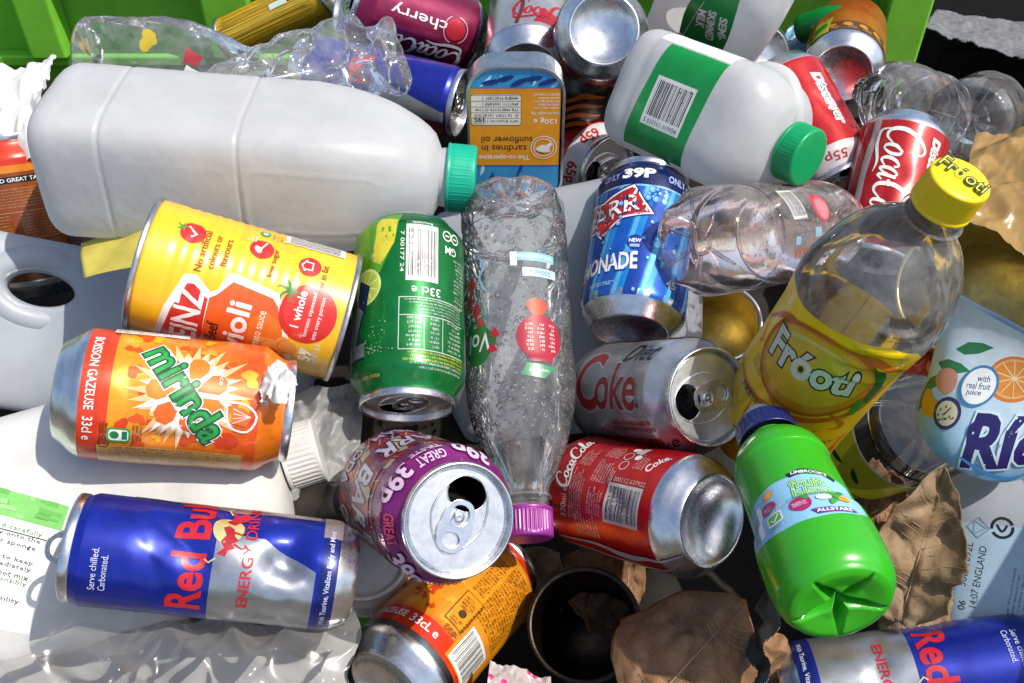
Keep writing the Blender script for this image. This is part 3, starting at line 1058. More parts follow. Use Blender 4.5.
@art_of
def a_mirinda(a):
    orr = C('#f58a1e', .25)
    vgrad(a, -60, 60, 27, 60, C('#f7a21e', .2), C('#f58a1e', .2), 4)
    vgrad(a, -60, 60, 78, 98, C('#f47a1a', .2), C('#ec5416', .2), 5)
    a.box(-60, 13.5, 60, 22.5, C('#df3f18', .15))
    rnd = random.Random(4)
    for k in range(34):
        u, v = rnd.uniform(-42, 24), rnd.uniform(28, 96)
        blob(a, u, v, rnd.uniform(2, 5.5), (C('#ea5a14', .2), C('#f9b02a', .2), C('#e0481a', .2))[k % 3], k, wob=.5)
    star(a, -4, 63, 19, 27, 30, C('#f9c48a', .1), 3); star(a, -4, 63, 17, 22.5, 34, W_, 5)
    for k in range(7):
        t = 51.4 * k + 10
        p = lambda r, d: (-4 + r * math.cos(R(t + d)), 63 + r * math.sin(R(t + d)))
        a.poly([p(3, 0), p(15, -21), p(18.5, -13), p(20, 0), p(18.5, 13), p(15, 21)], (C('#ef6a1c', .15), C('#f07f22', .15))[k % 2])
    for sz, c in ((0.085, W_), (0.062, C('#16452a')), (0.028, C('#1d7d3c')), ):
        a.text("mirinda", -5, 62.5, 15, c, 55, rot=37, bold=sz)
    a.text("mirinda", -5, 62.5, 15, C('#2f9a48'), 55, rot=37, bold=0.0)
    a.text("BOISSON GAZEUSE", -12, 18.4, 4.3, W_, 40, bold=0.012)
    a.text("33cl e", 18, 18.4, 4.6, W_, 13, bold=0.012)
    a.rrect(20, 33, 8, 11, 2, C('#2f9a48'), 0); a.rrect(20, 33, 6, 9, 1.4, W_); a.ell(20, 31, 2.2, 2.2, C('#1d7d3c')); a.box(17.6, 34.5, 22.4, 37, C('#1d7d3c'))
    a.small(20, 26, 12, 4, 3, C('#5a3a14'), 0, 4); a.small(20, 41.5, 12, 5, 3, C('#5a3a14'), 0, 5)
    a.box(26.5, 23, 46, 92, C('#d9a45c', .2)); a.small(33, 57, 66, 12, 6, C('#6a4a20'), 90, 8)
    a.ring(25.5, 26, 2.4, 2.4, .6, C('#5a3a14'))
    a.box(-56, 24, -40, 60, W_); a.small(-46, 42, 34, 10, 5, K_, 90, 6)
    a.stroke([(-1.5, 82), (10, 84), (12.5, 93), (4.5, 97), (-1, 91), (-1.5, 82)], 1.1, W_, 3)
    a.poly([(0.5, 84), (8.5, 85.5), (10, 92), (5, 95), (1, 90.5)], C('#f3742a', .1))
    for k in range(4):
        a.stroke([(5, 94), (1.5 + 2.4 * k, 85.5)], .35, W_)
    a.text("JUICE", -9, 99.5, 3.6, W_, 15, bold=0.01)
    a.text("juice", -14, 78, 3, W_, 9)

@art_of
def a_bull(a):
    bl = C('#1a2ea6', .6); sv = C('#b9bdc4', .85)
    a.poly([(-50, 67), (14.5, 67), (13.5, 45), (0, 19.5), (-50, 19.5)], sv)
    a.poly([(40, 110), (55, 110), (55, 20), (31, 20), (30, 60)], C('#b7a2a4', .7))
    a.box(-50, 9.5, 50, 17.5, C('#16246f', .4))
    a.poly([(18, 9), (50, 9), (50, 18), (18, 18)], C('#b7a2a4', .6))
    a.text("With Taurine, Vitalizes Body and Mind.", -3, 13.3, 3.2, C('#c6cbe0'), 52, bold=0.006)
    a.text("Red Bull", 6, 78, 15.0, C('#c51d2a', .1), 62, bold=0.028)
    a.ell(17, 62.5, 8, 7.2, C('#dccf8a', .3))
    # a charging beast, drawn in the round disc
    rd = C('#b3202c', .1)
    for dx in (0,):
        a.poly([(4, 66), (7, 63), (10, 65), (13, 63), (17, 65), (19, 62.5), (17, 60), (13, 59), (11, 57), (9, 60), (7, 58), (6, 61), (3, 62)], rd)
        a.poly([(20, 60), (23, 58), (25, 54), (28, 53), (30, 56), (28, 59), (30, 62), (26, 61), (23, 64), (21, 63)], rd)
        a.stroke([(2, 66), (-0.5, 69), (1, 71)], .8, C('#dccf8a', .3)); a.stroke([(28, 62), (31, 64), (32, 62)], .8, C('#dccf8a', .3))
        a.stroke([(9, 59), (7, 55), (8, 53.5)], [1.2, .8, .6], rd); a.stroke([(15, 60), (14, 56), (16, 54.5)], [1.2, .8, .6], rd)
    a.text("ENERGY DRINK", 8, 51.5, 5.0, C('#c02430', .1), 58, bold=0.012)
    a.text("Serve chilled.", -9, 118.5, 3.1, C('#c9cfe6'), 20)
    a.text("Carbonated.", -10.5, 114, 3.1, C('#c9cfe6'), 17)

@art_of
def a_lime(a):
    g = C('#0a6f31', .4)
    a.box(-70, 6, 70, 12, C('#0a5a2a', .4))
    a.poly([(5, 4), (60, 4), (60, 62), (30, 56), (17, 42), (9, 24)], C('#5ea82a', .3))
    a.poly([(7, 10), (20, 6), (21, 20), (24, 34), (17, 38), (9, 25)], C('#d8cf3a', .2))
    a.poly([(27, 4), (60, 4), (60, 50), (34, 48), (25, 30)], C('#7cc02f', .3))
    a.ell(27.5, 50, 11, 11.5, C('#d7e08a', .1)); a.ell(27.5, 50, 9.6, 10, C('#b8cf4a', .1))
    for k in range(9):
        t = R(40 * k)
        a.stroke([(27.5, 50), (27.5 + 9 * math.cos(t), 50 + 9.4 * math.sin(t))], .5, C('#e9eec0'))
    # big numeral in silver with dark edge
    for wd, c in ((11.5, C('#0f2f26')), (8.5, C('#9fb0ba', .6))):
        a.stroke([(27, 88), (44, 88)], wd, c); a.stroke([(43, 91), (37, 74), (31, 58)], wd, c)
    a.poly([(24, 50), (33, 44), (34, 60), (27, 66)], C('#1c2b52', .2))
    a.text("33cl e", -10, 55.5, 5.0, W_, 17, bold=0.01)
    a.barcode(-7.5, 31.5, 19, 36, 0, 11)
    a.box(-17.5, 10.5, 2.5, 13.5, C('#2b6e43', .2)); a.text("Recyclable", -7.5, 12, 2.0, W_, 12)
    a.text("7 00177 24", 4.2, 31, 2.2, W_, 26, rot=90)
    # nutrition panel
    wl = C('#c9d6cc', .1)
    for v in (59.5, 70.5, 91):
        a.box(-38, v, 5.5, v + .5, wl)
    a.box(5.2, 59.5, 5.7, 91, wl); a.box(-9, 70, -8.6, 91, wl); a.box(-20.5, 70, -20.1, 91, wl)
    a.small(-16, 65, 42, 9.5, 5, wl, 0, 2, .4); 
    for u, w in ((-2, 9), (-14.5, 7), (-29, 13)):
        a.small(u, 80.5, w, 19, 7, wl, 0, int(u) + 60, .45)
    a.small(-16, 95, 42, 6.5, 3, C('#d8c93a', .1), 0, 21, .45); a.small(-16, 100, 42, 4, 2, wl, 0, 22, .45)
    a.small(-34, 45, 12, 30, 12, wl, 0, 23, .45)
    for u, v in ((-23.5, 17), (-30, 17)):
        a.ring(u, v, 3, 3, .8, W_); a.stroke([(u - 1.5, v), (u + 1.5, v)], .8, W_)
    a.text("GM", -26.5, 26, 5, W_, 9, bold=.01)
    rnd = random.Random(2)
    for k in range(60):
        a.ell(20 + rnd.gauss(0, 4), 92 - abs(rnd.gauss(0, 8)), *(2 * [rnd.uniform(.15, .5)]), C('#9ac08a', .2), n=8)
    a.text("vitamin lemon lime", 27, 104, 2.2, C('#d8b04a'), 20)

@art_of
def a_diet(a):
    rd = C('#a5131d', .25)
    a.box(-70, 14, 70, 20, C('#8f9398', .8))
    # black hand script "Diet" and red serif "Coke", running up the can
    a.text("Diet", -27.5, 82, 14, K_, 31, rot=90, bold=0.012, shear=0.35)
    for sz, c in ((0.045, C('#d9dadd', .6)), (0.018, rd)):
        a.text("C", -8.5, 35, 36, c, 25, rot=90, bold=sz)
        a.text("oke", -5.0, 68, 27, c, 43, rot=90, bold=sz)
    a.ell(6, 91.5, 1.4, 1.4, rd)
    a.small(18.5, 78, 38, 5, 2, C('#4a1a1e'), 90, 3, .5)
    a.text("LOW CALORIE FLAVOUR", 16, 80, 2.6, C('#4a1a1e'), 40, rot=90)
    a.text("NO SUGAR NO CALORIES", 20.5, 80, 2.6, C('#4a1a1e'), 42, rot=90)
    a.box(27, 22, 60, 100, C('#8c1820', .5))
    a.text("Coke", 33, 96, 9, K_, 22, rot=90, shear=.3)
    a.small(36, 60, 50, 6, 3, C('#c9b5b7', .3), 90, 5)
    a.box(-66, 20, -44, 98, C('#7d3a40', .6))

@art_of
def a_coke(a):
    wl = C('#d6c2c0', .1)
    a.box(-70, 94, 70, 99, C('#a80f18', .35))
    a.barcode(-3.5, 35.5, 27, 22, 90, 5, C('#c9c4c4'), K_)
    a.text("5 000112 637922", 9.8, 35.5, 2.6, wl, 27, rot=-90)
    a.text("Coke.", 25, 24, 5.2, W_, 15, rot=-28, bold=.02, shear=.2)
    a.small(24, 34, 12, 8, 4, wl, 0, 31, .5); a.ring(19, 45, 3, 3, .6, wl); a.ring(26, 47, 3, 3, .6, wl); a.rrect(33, 42, 8, 6, 1, wl); a.ell(33, 47, 2.5, 2.5, W_); a.ell(26, 39.5, 2.2, 2.2, W_)
    for u, v, w, h, n in ((14, 58, 16, 12, 6), (-4, 57, 16, 12, 6), (28, 58, 11, 12, 6), (-2, 73, 30, 12, 6), (20, 74, 12, 10, 5), (-19, 64, 14, 20, 8), (12, 49, 10, 4, 3)):
        a.small(u, v, w, h, n, wl, 0, int(u * 3 + v), .45)
    a.rrect(14, 52, 1, .6, .2, wl)
    a.text("330ml e", -9, 83, 4.4, wl, 17, bold=.008)
    a.script(15, 86, 4.6, W_, 0, 3.7)
    # white ribbon
    a.stroke([(-31, 2), (-31, 20), (-34, 38), (-31, 60), (-33, 95)], [.8, 2.2, 5, 2.5, .6], C('#cfc6c6', .3), 8)
    a.stroke([(-38, 10), (-40, 40), (-38, 90)], [.5, 2, .5], C('#cfc6c6', .3), 8)

@art_of
def a_cream(a):
    a.box(-70, 82, 70, 112, C('#8a1f78', .35))
    pal = [C('#b3202c', .3), C('#c9bd94', .3), C('#7c1f6c', .35), C('#d0483a', .3), C('#5a1a5c', .35), C('#a83a6a', .35)]
    rnd = random.Random(8)
    for k in range(20):
        u = -58 + 6.2 * k
        a.poly([(u, 14), (u + 5 + rnd.uniform(0, 5), 14), (u + 14, 48), (u + 9, 82), (u + 2, 82), (u + 5, 46)], pal[k % 6])
    for k in range(16):
        u = -56 + 7.5 * k
        a.stroke([(u, 14), (u + 11, 46), (u + 4, 82)], [.6, 1.0, .6], pal[1])
    a.poly([(-62, 42), (62, 42), (62, 76), (-62, 76)], C('#a3182a', .35))
    for k in range(-4, 5):
        u = k * 14
        a.poly([(u, 42), (u + 5, 42), (u + 11, 76), (u + 6, 76)], (C('#c9bd94', .3), C('#6a1a64', .35))[k % 2])
    for sz, c in ((.07, C('#2b1238')), (.02, C('#d8cfe4', .2))):
        a.text("BARR", -32, 58, 22, c, 40, rot=0, bold=sz, shear=.25)
        a.text("BARR", 16, 58, 22, c, 40, rot=0, bold=sz, shear=.25)
        a.text("CREAM SODA", -18, 26, 11, c, 56, bold=sz * .7)
        a.text("CREAM SODA", 46, 26, 11, c, 50, bold=sz * .7)
    pk = C('#e3c3da', .1); rdk = C('#d8506a', .2)
    for u, two in ((-47, 0), (-24, 1), (-2, 0), (21, 1), (44, 0), (67, 1)):
        if two:
            w1, w2 = ("GREAT", "TASTE") if u < 0 else ("GREAT", "VALUE")
            a.text(w1, u, 103.5, 5.0, rdk if u > 0 else pk, 16, bold=.02); a.text(w2, u, 96.5, 5.0, rdk if u > 0 else pk, 16, bold=.02)
        else:
            a.text("39p", u, 99.5, 12, C('#4a1046'), 20, bold=.06); a.text("39p", u, 99.5, 12, pk, 20, bold=.03)

@art_of
def a_orange(a):
    a.box(-60, 18, 60, 31, C('#d8391a', .15))
    a.poly([(-60, 31), (60, 31), (60, 34), (20, 36), (-8, 33), (-60, 36)], C('#f0801c', .15))
    rnd = random.Random(12)
    for k in range(16):
        blob(a, rnd.uniform(-48, 2), rnd.uniform(36, 66), rnd.uniform(1.5, 4), (C('#e0481a', .2), C('#f9b02a', .2))[k % 2], k + 90, wob=.5)
    for k in range(6):
        t = R(60 * k)
        a.stroke([(-23 + 1.5 * math.cos(t), 46 + 1.5 * math.sin(t)), (-23 + 6.5 * math.cos(t), 46 + 6.5 * math.sin(t))], [1, 2.6], C('#d8481a', .2))
    star(a, -30, 82, 12, 27, 30, W_, 6); star(a, -30, 84, 8, 18, 24, C('#e9692a', .2), 9)
    a.text("33cL e", -8, 25, 5.4, W_, 18, bold=.015); a.text("GAZEUSE", -30, 25, 4.6, W_, 20, bold=.015)
    dk = C('#46330f')
    a.small(22, 66, 28, 62, 26, dk, 0, 44, .55, False)
    a.small(2, 78, 9, 30, 13, dk, 0, 45, .5, False)
    a.stroke([(-3.5, 37), (9, 37), (9, 60), (-3.5, 60), (-3.5, 37)], .6, dk); a.ell(3, 46, 2.4, 2.4, dk); a.small(3, 53, 9, 9, 4, dk, 0, 46); a.small(3, 40, 9, 4, 2, dk, 0, 47)
    a.box(10, 20.5, 36, 51, C('#f0922a', .2))
    a.barcode(23, 34, 22, 25, 0, 17, C('#e6e6e2'), C('#2c3a44'))
    a.small(5, 33, 10, 4, 3, dk, 0, 48)

@art_of
def a_lemonade(a):
    b1, b2, nv = C('#1a5fc4', .35), C('#5fb4ea', .3), C('#0e1f5c', .3)
    for k in range(-5, 7):
        a.poly([(k * 17 - 8, 10), (k * 17 + 1, 10), (k * 17 + 17, 96), (k * 17 + 9, 96)], b1 if k % 2 else C('#1546a8', .35))
    for k in range(-5, 7):
        a.poly([(k * 17 + 2, 10), (k * 17 + 5, 10), (k * 17 + 21, 96), (k * 17 + 18, 96)], b2)
    a.box(-70, 88.5, 70, 112, nv)
    a.box(-70, 87.5, 70, 88.8, C('#8fc7ea', .3))
    a.text("ONLY", -25, 96.5, 4.4, C('#9fb6e6'), 12, bold=.01)
    a.text("39P", -6, 98, 7.5, W_, 20, bold=.05); a.text("ONLY", 20, 96, 5, C('#9fb6e6'), 13, bold=.02); a.text("39P", 37, 98, 7, W_, 18, bold=.04)
    for sh, c in ((2.6, C('#0c1f5c', .2)), (1.4, W_), (0, C('#bd1f28', .2))):
        a.poly([(-52 - sh, 60), (-48, 83 + sh), (-30, 78 + sh), (-8, 87 + sh), (4 + sh * 1.5, 68 - sh * .4), (-13, 65 - sh), (-28, 53 - sh), (-34, 59 - sh)], c)
    a.text("BARR", -26, 70.5, 12.5, C('#2c1030'), 44, rot=13, bold=.035, shear=.15); a.text("BARR", -26, 71, 12, W_, 44, rot=13, bold=.008, shear=.15)
    a.text("LEMONADE", -26, 31.5, 12.5, C('#103a9a'), 50, rot=3, bold=.06); a.text("LEMONADE", -26, 32, 11.5, W_, 50, rot=3, bold=.03)
    a.ell(-3.5, 46, 5.2, 5.2, C('#1b2f8c')); a.text("NEW", -3.5, 47.2, 2.6, W_, 7.5, bold=.02); a.box(-6.5, 42.5, -.5, 44.5, C('#9fb6e6'))
    a.small(-22, 18, 20, 3, 2, C('#cfe3f5'), 0, 4)
    rnd = random.Random(5)
    for k in range(46):
        u, v = rnd.uniform(-36, 24), rnd.uniform(12, 86)
        r = rnd.choice((.5, .8, 1.2, 1.8))
        if k < 14:
            u, v, r = rnd.uniform(0, 16), rnd.uniform(77, 86), rnd.uniform(.8, 2.6)
        a.ell(u, v, r, r * 1.15, C('#2a6fc8', .3), n=12); a.ell(u - r * .15, v + r * .15, r * .75, r * .85, C('#7cc2ee', .2), n=12); a.ell(u - r * .3, v + r * .4, r * .22, r * .22, W_, n=6)
    a.text("45", 22, 22, 5, W_, 7, bold=.02)

@art_of
def a_smallred(a):
    a.box(-60, 97, 90, 112, C('#dad6d6', .2))
    for u in (-22, 14, 48):
        a.text("65p", u, 103.2, 8.6, C('#b8161f', .1), 18, bold=.03)
    a.script(4, 74, 5.2, W_, 0, 3.4)
    a.script(20, 62, 3, W_, 0, 3)
    a.small(-10, 65, 20, 10, 5, C('#e6d6d6'), 0, 3)

@art_of
def a_redtall(a):
    a.box(-70, 96.5, 70, 112, C('#d9d2d2', .2))
    a.text("55p", -9, 102.3, 7.8, C('#b0303a', .1), 19, bold=.02); a.text("55p", -44, 102.3, 7.6, C('#b0303a', .1), 18, bold=.02); a.text("55p", 26, 102.3, 7.6, C('#b0303a', .1), 18, bold=.02)
    # white outlined badge running along the side
    for sz, c in ((.09, W_), (.045, K_), (.012, W_)):
        a.text("Discover", -27, 55, 8.5, c, 48, rot=90, bold=sz, shear=.1)
    a.stroke([(12, 20), (18, 26), (12, 34), (6, 40)], [.6, 1.6, 1.4, .4], W_, 6)
    a.stroke([(8, 24), (14, 22), (20, 30)], [.5, 1, .4], W_, 6)

@art_of
def a_redscript(a):
    a.poly([(19, 12), (25, 12), (27, 50), (24, 112), (19, 112), (21, 60)], C('#c7b3b6', .3))
    a.poly([(32, 12), (33.5, 12), (37, 60), (32, 110), (30.5, 110), (35, 60)], C('#c7b3b6', .3))
    a.script(0, 60, 13.0, W_, 90, 9.4, w=.15)
    for sz, c in ((.09, W_), (.045, K_), (.012, W_)):
        a.text("Discover", -25, 42, 6.5, c, 40, rot=90, bold=sz, shear=.1)

@art_of
def a_cherry(a):
    vgrad(a, -60, 60, 14, 100, C('#7c1440', .45), C('#9a2152', .45), 5)
    a.box(-60, 12, -9, 100, C('#5c0f34', .45))
    a.text("cherry", 4.5, 64, 10.5, W_, 47, rot=90, bold=.008)
    a.ell(3.5, 33, 8.2, 8.2, C('#c22a38', .3)); a.ring(3.5, 33, 10.5, 10, .8, C('#d8a8b8', .2), a0=30, a1=170); a.ring(3.5, 33, 10.5, 10, .8, C('#d8a8b8', .2), a0=210, a1=350)
    a.script(-22, 56, 9, C('#cfd0dc', .3), 90, 8.2)

@art_of
def a_bullback(a):
    a.poly([(-6, 68), (10, 128), (50, 128), (50, 68)], C('#b9bdc4', .8))
    a.text("Red Bull", 4, 58, 15, C('#c51d2a', .1), 50, bold=.04)
    a.poly([(18, 100), (50, 108), (50, 128), (18, 128)], C('#8c3a42', .6))

@art_of
def a_silverback(a):
    a.poly([(-30, 12), (30, 12), (30, 60), (-30, 60)], C('#c4c2c4', .7))
    a.poly([(2, 16), (40, 16), (40, 30), (10, 34)], C('#b51a22', .3)); a.script(12, 34, 9, C('#b51a22', .2), 0, 6)
    a.stroke([(-10, 14), (-6, 40), (-12, 70)], 3, C('#8a2a30', .5), 5)

@art_of
def a_basecan(a):
    a.box(-60, 14, 60, 40, C('#a8222a', .45))
    for u in (-40, -10, 20, 45):
        a.poly([(u, 14), (u + 7, 14), (u + 12, 60), (u + 6, 60)], C('#c4bcbc', .6))

@art_of
def a_tiger(a):
    for k in range(9):
        v = 20 + 9 * k
        a.stroke([(-30, v), (-14, v + 5), (-2, v - 1), (12, v + 6), (32, v)], [1, 4, 3, 4.5, 1], C('#d86a1c', .2), 6)

@art_of
def a_browncan(a):
    a.box(-60, 14, 60, 34, C('#6a3212', .3)); a.box(-60, 34, 60, 60, C('#b8641c', .3))
    for k in range(7):
        a.ell(-40 + 13 * k, 26, 4, 4, C('#d88a2c', .2)); a.small(-36 + 13 * k, 20, 8, 5, 3, C('#d8c49a'), 0, k)
    a.poly([(-34, 14), (-16, 14), (-14, 50), (-30, 50)], C('#c9c03a', .2)); a.ell(-24, 32, 7, 7, C('#3a8a3a', .2))

@art_of
def a_brownleft(a):
    a.box(-60, 89, 60, 96, C('#e8861c', .1)); a.box(-60, 94, 60, 112, C('#d8381a', .1))
    a.box(-30, 82, 26, 86.5, K_); a.text("CHILLED GREAT TASTE", -2, 84.2, 2.6, W_, 44, bold=.01)
    wl = C('#c79a6a')
    a.small(2, 72, 46, 14, 7, wl, 0, 3, .3); a.small(2, 32, 46, 18, 8, wl, 0, 9, .3)
    for v in (43, 62):
        a.box(-20, v, 24, v + .4, wl)
    for u in (-20, 24):
        a.box(u, 43, u + .4, 62, wl)
    for u in (-13, 2, 16):
        a.small(u, 52.5, 10, 17, 8, wl, 0, int(u) + 40, .3)
    a.box(27, 12, 44, 66, C('#4a3440', .1)); a.ell(34, 40, 6, 18, C('#6a5460', .1))

@art_of
def a_dewy(a):
    lb = C('#8fc6de')
    a.rrect(-12, 60, 26, 5.5, .6, lb); a.text("best served chilled", -12, 60, 2.6, W_, 22)
    a.rrect(-15, 70, 22, 5.5, .6, C('#bfe0ec')); a.text("500ml e", -15, 70, 3.0, C('#3a7aa0'), 14)
    a.box(-1, 57, 3, 66, W_)
    blob(a, -12, 92, 6, C('#c8562f'), 3, wob=.15)
    a.ell(-13, 111, 14.5, 14, C('#b32c3e')); a.poly([(-26, 112), (-1, 112), (-7, 126), (-19, 126)], C('#b32c3e'))
    for u in (-20, -13, -6):
        a.small(u, 111, 5, 18, 7, W_, 0, int(u) + 50, .5)
    a.poly([(-22, 129), (-4, 127), (0, 134), (-14, 136)], C('#4b9a70')); a.text("raspberry", -11, 131.4, 2.2, W_, 12)
    blob(a, 27, 110, 13, C('#2c6e34'), 5, wob=.25)
    a.text("Vol", 26, 110, 11, W_, 18, bold=.01, rot=-8); a.small(27, 99, 9, 3, 2, W_, 0, 4)
    for k, (u, v, r) in enumerate(((27, 84, 25), (33, 76, -20), (30, 66, 40), (24, 94, 60), (16, 112, -30), (14, 103, 10))):
        a.poly([(u, v), (u + 3.5, v + 5), (u + 1, v + 13 * (1 if k < 3 else .5)), (u - 3.5, v + 6)], C('#b3242f'))
    a.stroke([(18, 80), (23, 70), (19, 62), (24, 56)], [.4, 1.6, 1.6, .4], C('#8fc0d8'), 6)

@art_of
def a_mango(a):
    yl = C('#ffd60c')
    a.poly([(-118.9, 3), (118.9, 3), (118.9, 104), (80, 106), (58, 120), (40, 136), (24, 139), (0, 136), (-22, 131), (-44, 130), (-62, 116), (-84, 106), (-118.9, 104)], yl)
    a.poly([(-50, 3), (50, 3), (50, 30), (-50, 30)], C('#edb512'))
    rnd = random.Random(9)
    oc = C('#d98714')
    for k in range(11):
        u = rnd.uniform(-50, 50); v = rnd.uniform(30, 124)
        a.stroke([(u, v), (u + rnd.uniform(-16, 16), v + rnd.uniform(3, 9)), (u + rnd.uniform(-22, 22), v + rnd.uniform(8, 20))], [.6, rnd.uniform(1.5, 3.6), .5], oc, 6)
    a.stroke([(-46, 96), (-26, 118), (-2, 122), (20, 128), (46, 118)], [1.5, 4, 3, 4, 1.5], C('#d4760f'), 8)
    a.stroke([(-46, 60), (-20, 60), (10, 68), (36, 84), (44, 110)], [1, 3, 4, 3, 1], C('#d4760f'), 8)
    a.ell(0, 100, 36, 30, C('#c46a0c'), 20); a.ell(0, 100, 33.5, 27.5, C('#e8a012'), 20); a.ell(-1, 102, 31, 24, C('#efbe22'), 20); a.ell(-4, 109, 23, 13, C('#f0dc7a'), 20); a.ell(-2, 106, 23, 14, C('#efcb3c'), 20)
    a.poly([(22, 126), (34, 118), (40, 104), (38, 90), (34, 92), (34, 106), (28, 116)], C('#2f7220')); a.poly([(30, 96), (37, 92), (36, 80), (31, 84)], C('#4f9a2a'))
    for sz, c in ((.075, C('#12381a')), (.035, C('#f3f1e2'))):
        a.text("Fróoti", -3, 103, 18.5, c, 50, rot=9, bold=sz)
    a.text("FRESH", -20, 58, 4.2, C('#3a3a10'), 18, bold=.01, rot=5); a.small(-26, 76, 14, 8, 4, C('#5a5a14'), 0, 4)
    a.text("FRESH 'N' JUICY", 24, 52, 4.2, C('#3a3a10'), 26, bold=.01, rot=10)
    a.small(-28, 112, 10, 4, 2, C('#5a5a14'), 20, 5)
    a.small(24, 146, 22, 5, 2, C('#2c2c2c'), 4, 7, .4)

@art_of
def a_mangocap(a):
    for sz, c in ((.05, C('#1c3a1a')), (-.014, C('#e9e23a'))):
        a.text("Fróoti", 0, 1, 8.6, c, 22.5, bold=sz, rot=-6)

@art_of
def a_kids(a):
    a.poly([(-46, 66), (-30, 70), (-10, 72), (10, 71), (34, 67), (46, 62), (46, 26), (34, 21), (10, 18), (-14, 19), (-34, 24), (-46, 28)], C('#8cc4e4'))
    a.poly([(-46, 66), (-34, 69), (-34, 24), (-46, 28)], C('#79a8b8')); a.small(-40, 46, 30, 8, 4, C('#2f5a6a'), 90, 3)
    a.box(-33, 28, -28, 62, W_)
    a.poly([(0, 75), (12, 78), (26, 74), (36, 66), (34, 62), (25, 69), (12, 72), (2, 70)], C('#1a1f3a')); a.text("LIMBROOK'S", 17, 72, 3.4, W_, 26, rot=-12, bold=.02, arc=1.5)
    for sz, c in ((.07, C('#2f8a3a')), (.03, C('#e4f4e0')), (.0, C('#58b23a'))):
        a.text("fruit", 12, 61, 10, c, 24, rot=-4, bold=sz); a.text("blast", 14, 50, 10, c, 28, rot=-4, bold=sz)
    star(a, -18, 64, 3.2, 5.5, 9, C('#e8902a'), 2); a.ell(-18, 64, 3, 3, C('#f2b03a'))
    mg = C('#a81e66')
    blob(a, -21, 51, 6.5, mg, 4, wob=.12); a.small(-21, 51, 9, 5, 3, W_, 0, 2); blob(a, 2, 36, 7.5, mg, 6, wob=.12); a.small(2, 36, 11, 5, 3, W_, 0, 4)
    a.rrect(-17, 34, 12, 11, 1.5, W_); a.rrect(-17, 34, 9.5, 8.5, 1, C('#58b23a')); a.stroke([(-20, 34), (-17.5, 31), (-13.5, 37)], 1.2, W_); a.small(-17, 25.5, 13, 4, 2, C('#2f5a6a'), 0, 5)
    for u, v, r in ((6, 43, 3), (25, 40, 4), (32, 46, 3), (22, 33, 3)):
        blob(a, u, v, r, C('#3f9a3a'), int(u), wob=.4)
    a.ell(17, 38, 5, 3.2, C('#cfe6f2')); blob(a, 30, 36, 3.6, C('#e09a2a'), 3)
    a.poly([(6, 26), (30, 26), (36, 22), (10, 20)], C('#6a3a8c')); a.text("ALLSTARS", 20, 23.4, 3.2, W_, 22, bold=.02)
    for V, F, c, l in a.ops:
        V *= (.86, .72); V += (0, 22)

@art_of
def a_jar(a):
    ly = C('#b9c22c')
    a.poly([(-70, 24), (70, 24), (70, 104), (-70, 104)], ly)
    a.box(-70, 22.4, 70, 24, W_); a.box(-70, 104, 70, 105.5, W_)
    vgrad(a, -70, 70, 60, 102, C('#b9c22c'), C('#d8c41c'), 5)
    gd = C('#2c5a1c')
    for u, v, rr in ((4, 46, 20), (-14, 42, -40), (22, 66, 70), (-10, 70, 10)):
        c, q = math.cos(R(rr)), math.sin(R(rr))
        a.poly([(u + x * c - y * q, v + x * q + y * c) for x, y in ((-8, 0), (-3, 2.6), (3, 2.4), (8, 0), (3, -1.4), (-3, -1.8))], gd)
    blob(a, 8, 82, 10, C('#e0b01c'), 2)

@art_of
def a_jug(a):
    a.poly([(-34, 52), (-34, 108), (38, 103), (38, 44)], C('#078a3e'))
    a.barcode(4, 76, 38, 32, 90, 21, C('#d9d9d6'), K_, "5 010101 019954")
    a.box(-60, 40, -35, 108, C('#dfe3e0'))
    a.small(47, 86, 14, 34, 12, C('#6a6e60'), 0, 3, .4)
    a.shift(0, -15)

@art_of
def a_milkback(a):
    gn = C('#078a3e')
    a.poly([(-14, 70), (19, 92), (18, 120), (14, 190), (-26, 190), (-20, 130)], gn)
    for t, du, h in (("SEMI-", 13, 6.2), ("SKIMMED", 4, 6.2), ("MILK", -5, 6.2)):
        a.text(t, du - 2, 128 - (0 if len(t) > 5 else -4), h, W_, 5.2 * len(t), rot=-78, bold=.03)
    a.stroke([(-13, 82), (-12, 150)], .4, W_); a.rrect(-15, 92, 5, 12, 2, W_, -10)
    blob(a, 2, 92, 3.4, K_, 5, wob=.5); blob(a, 5, 90, 2, W_, 6)

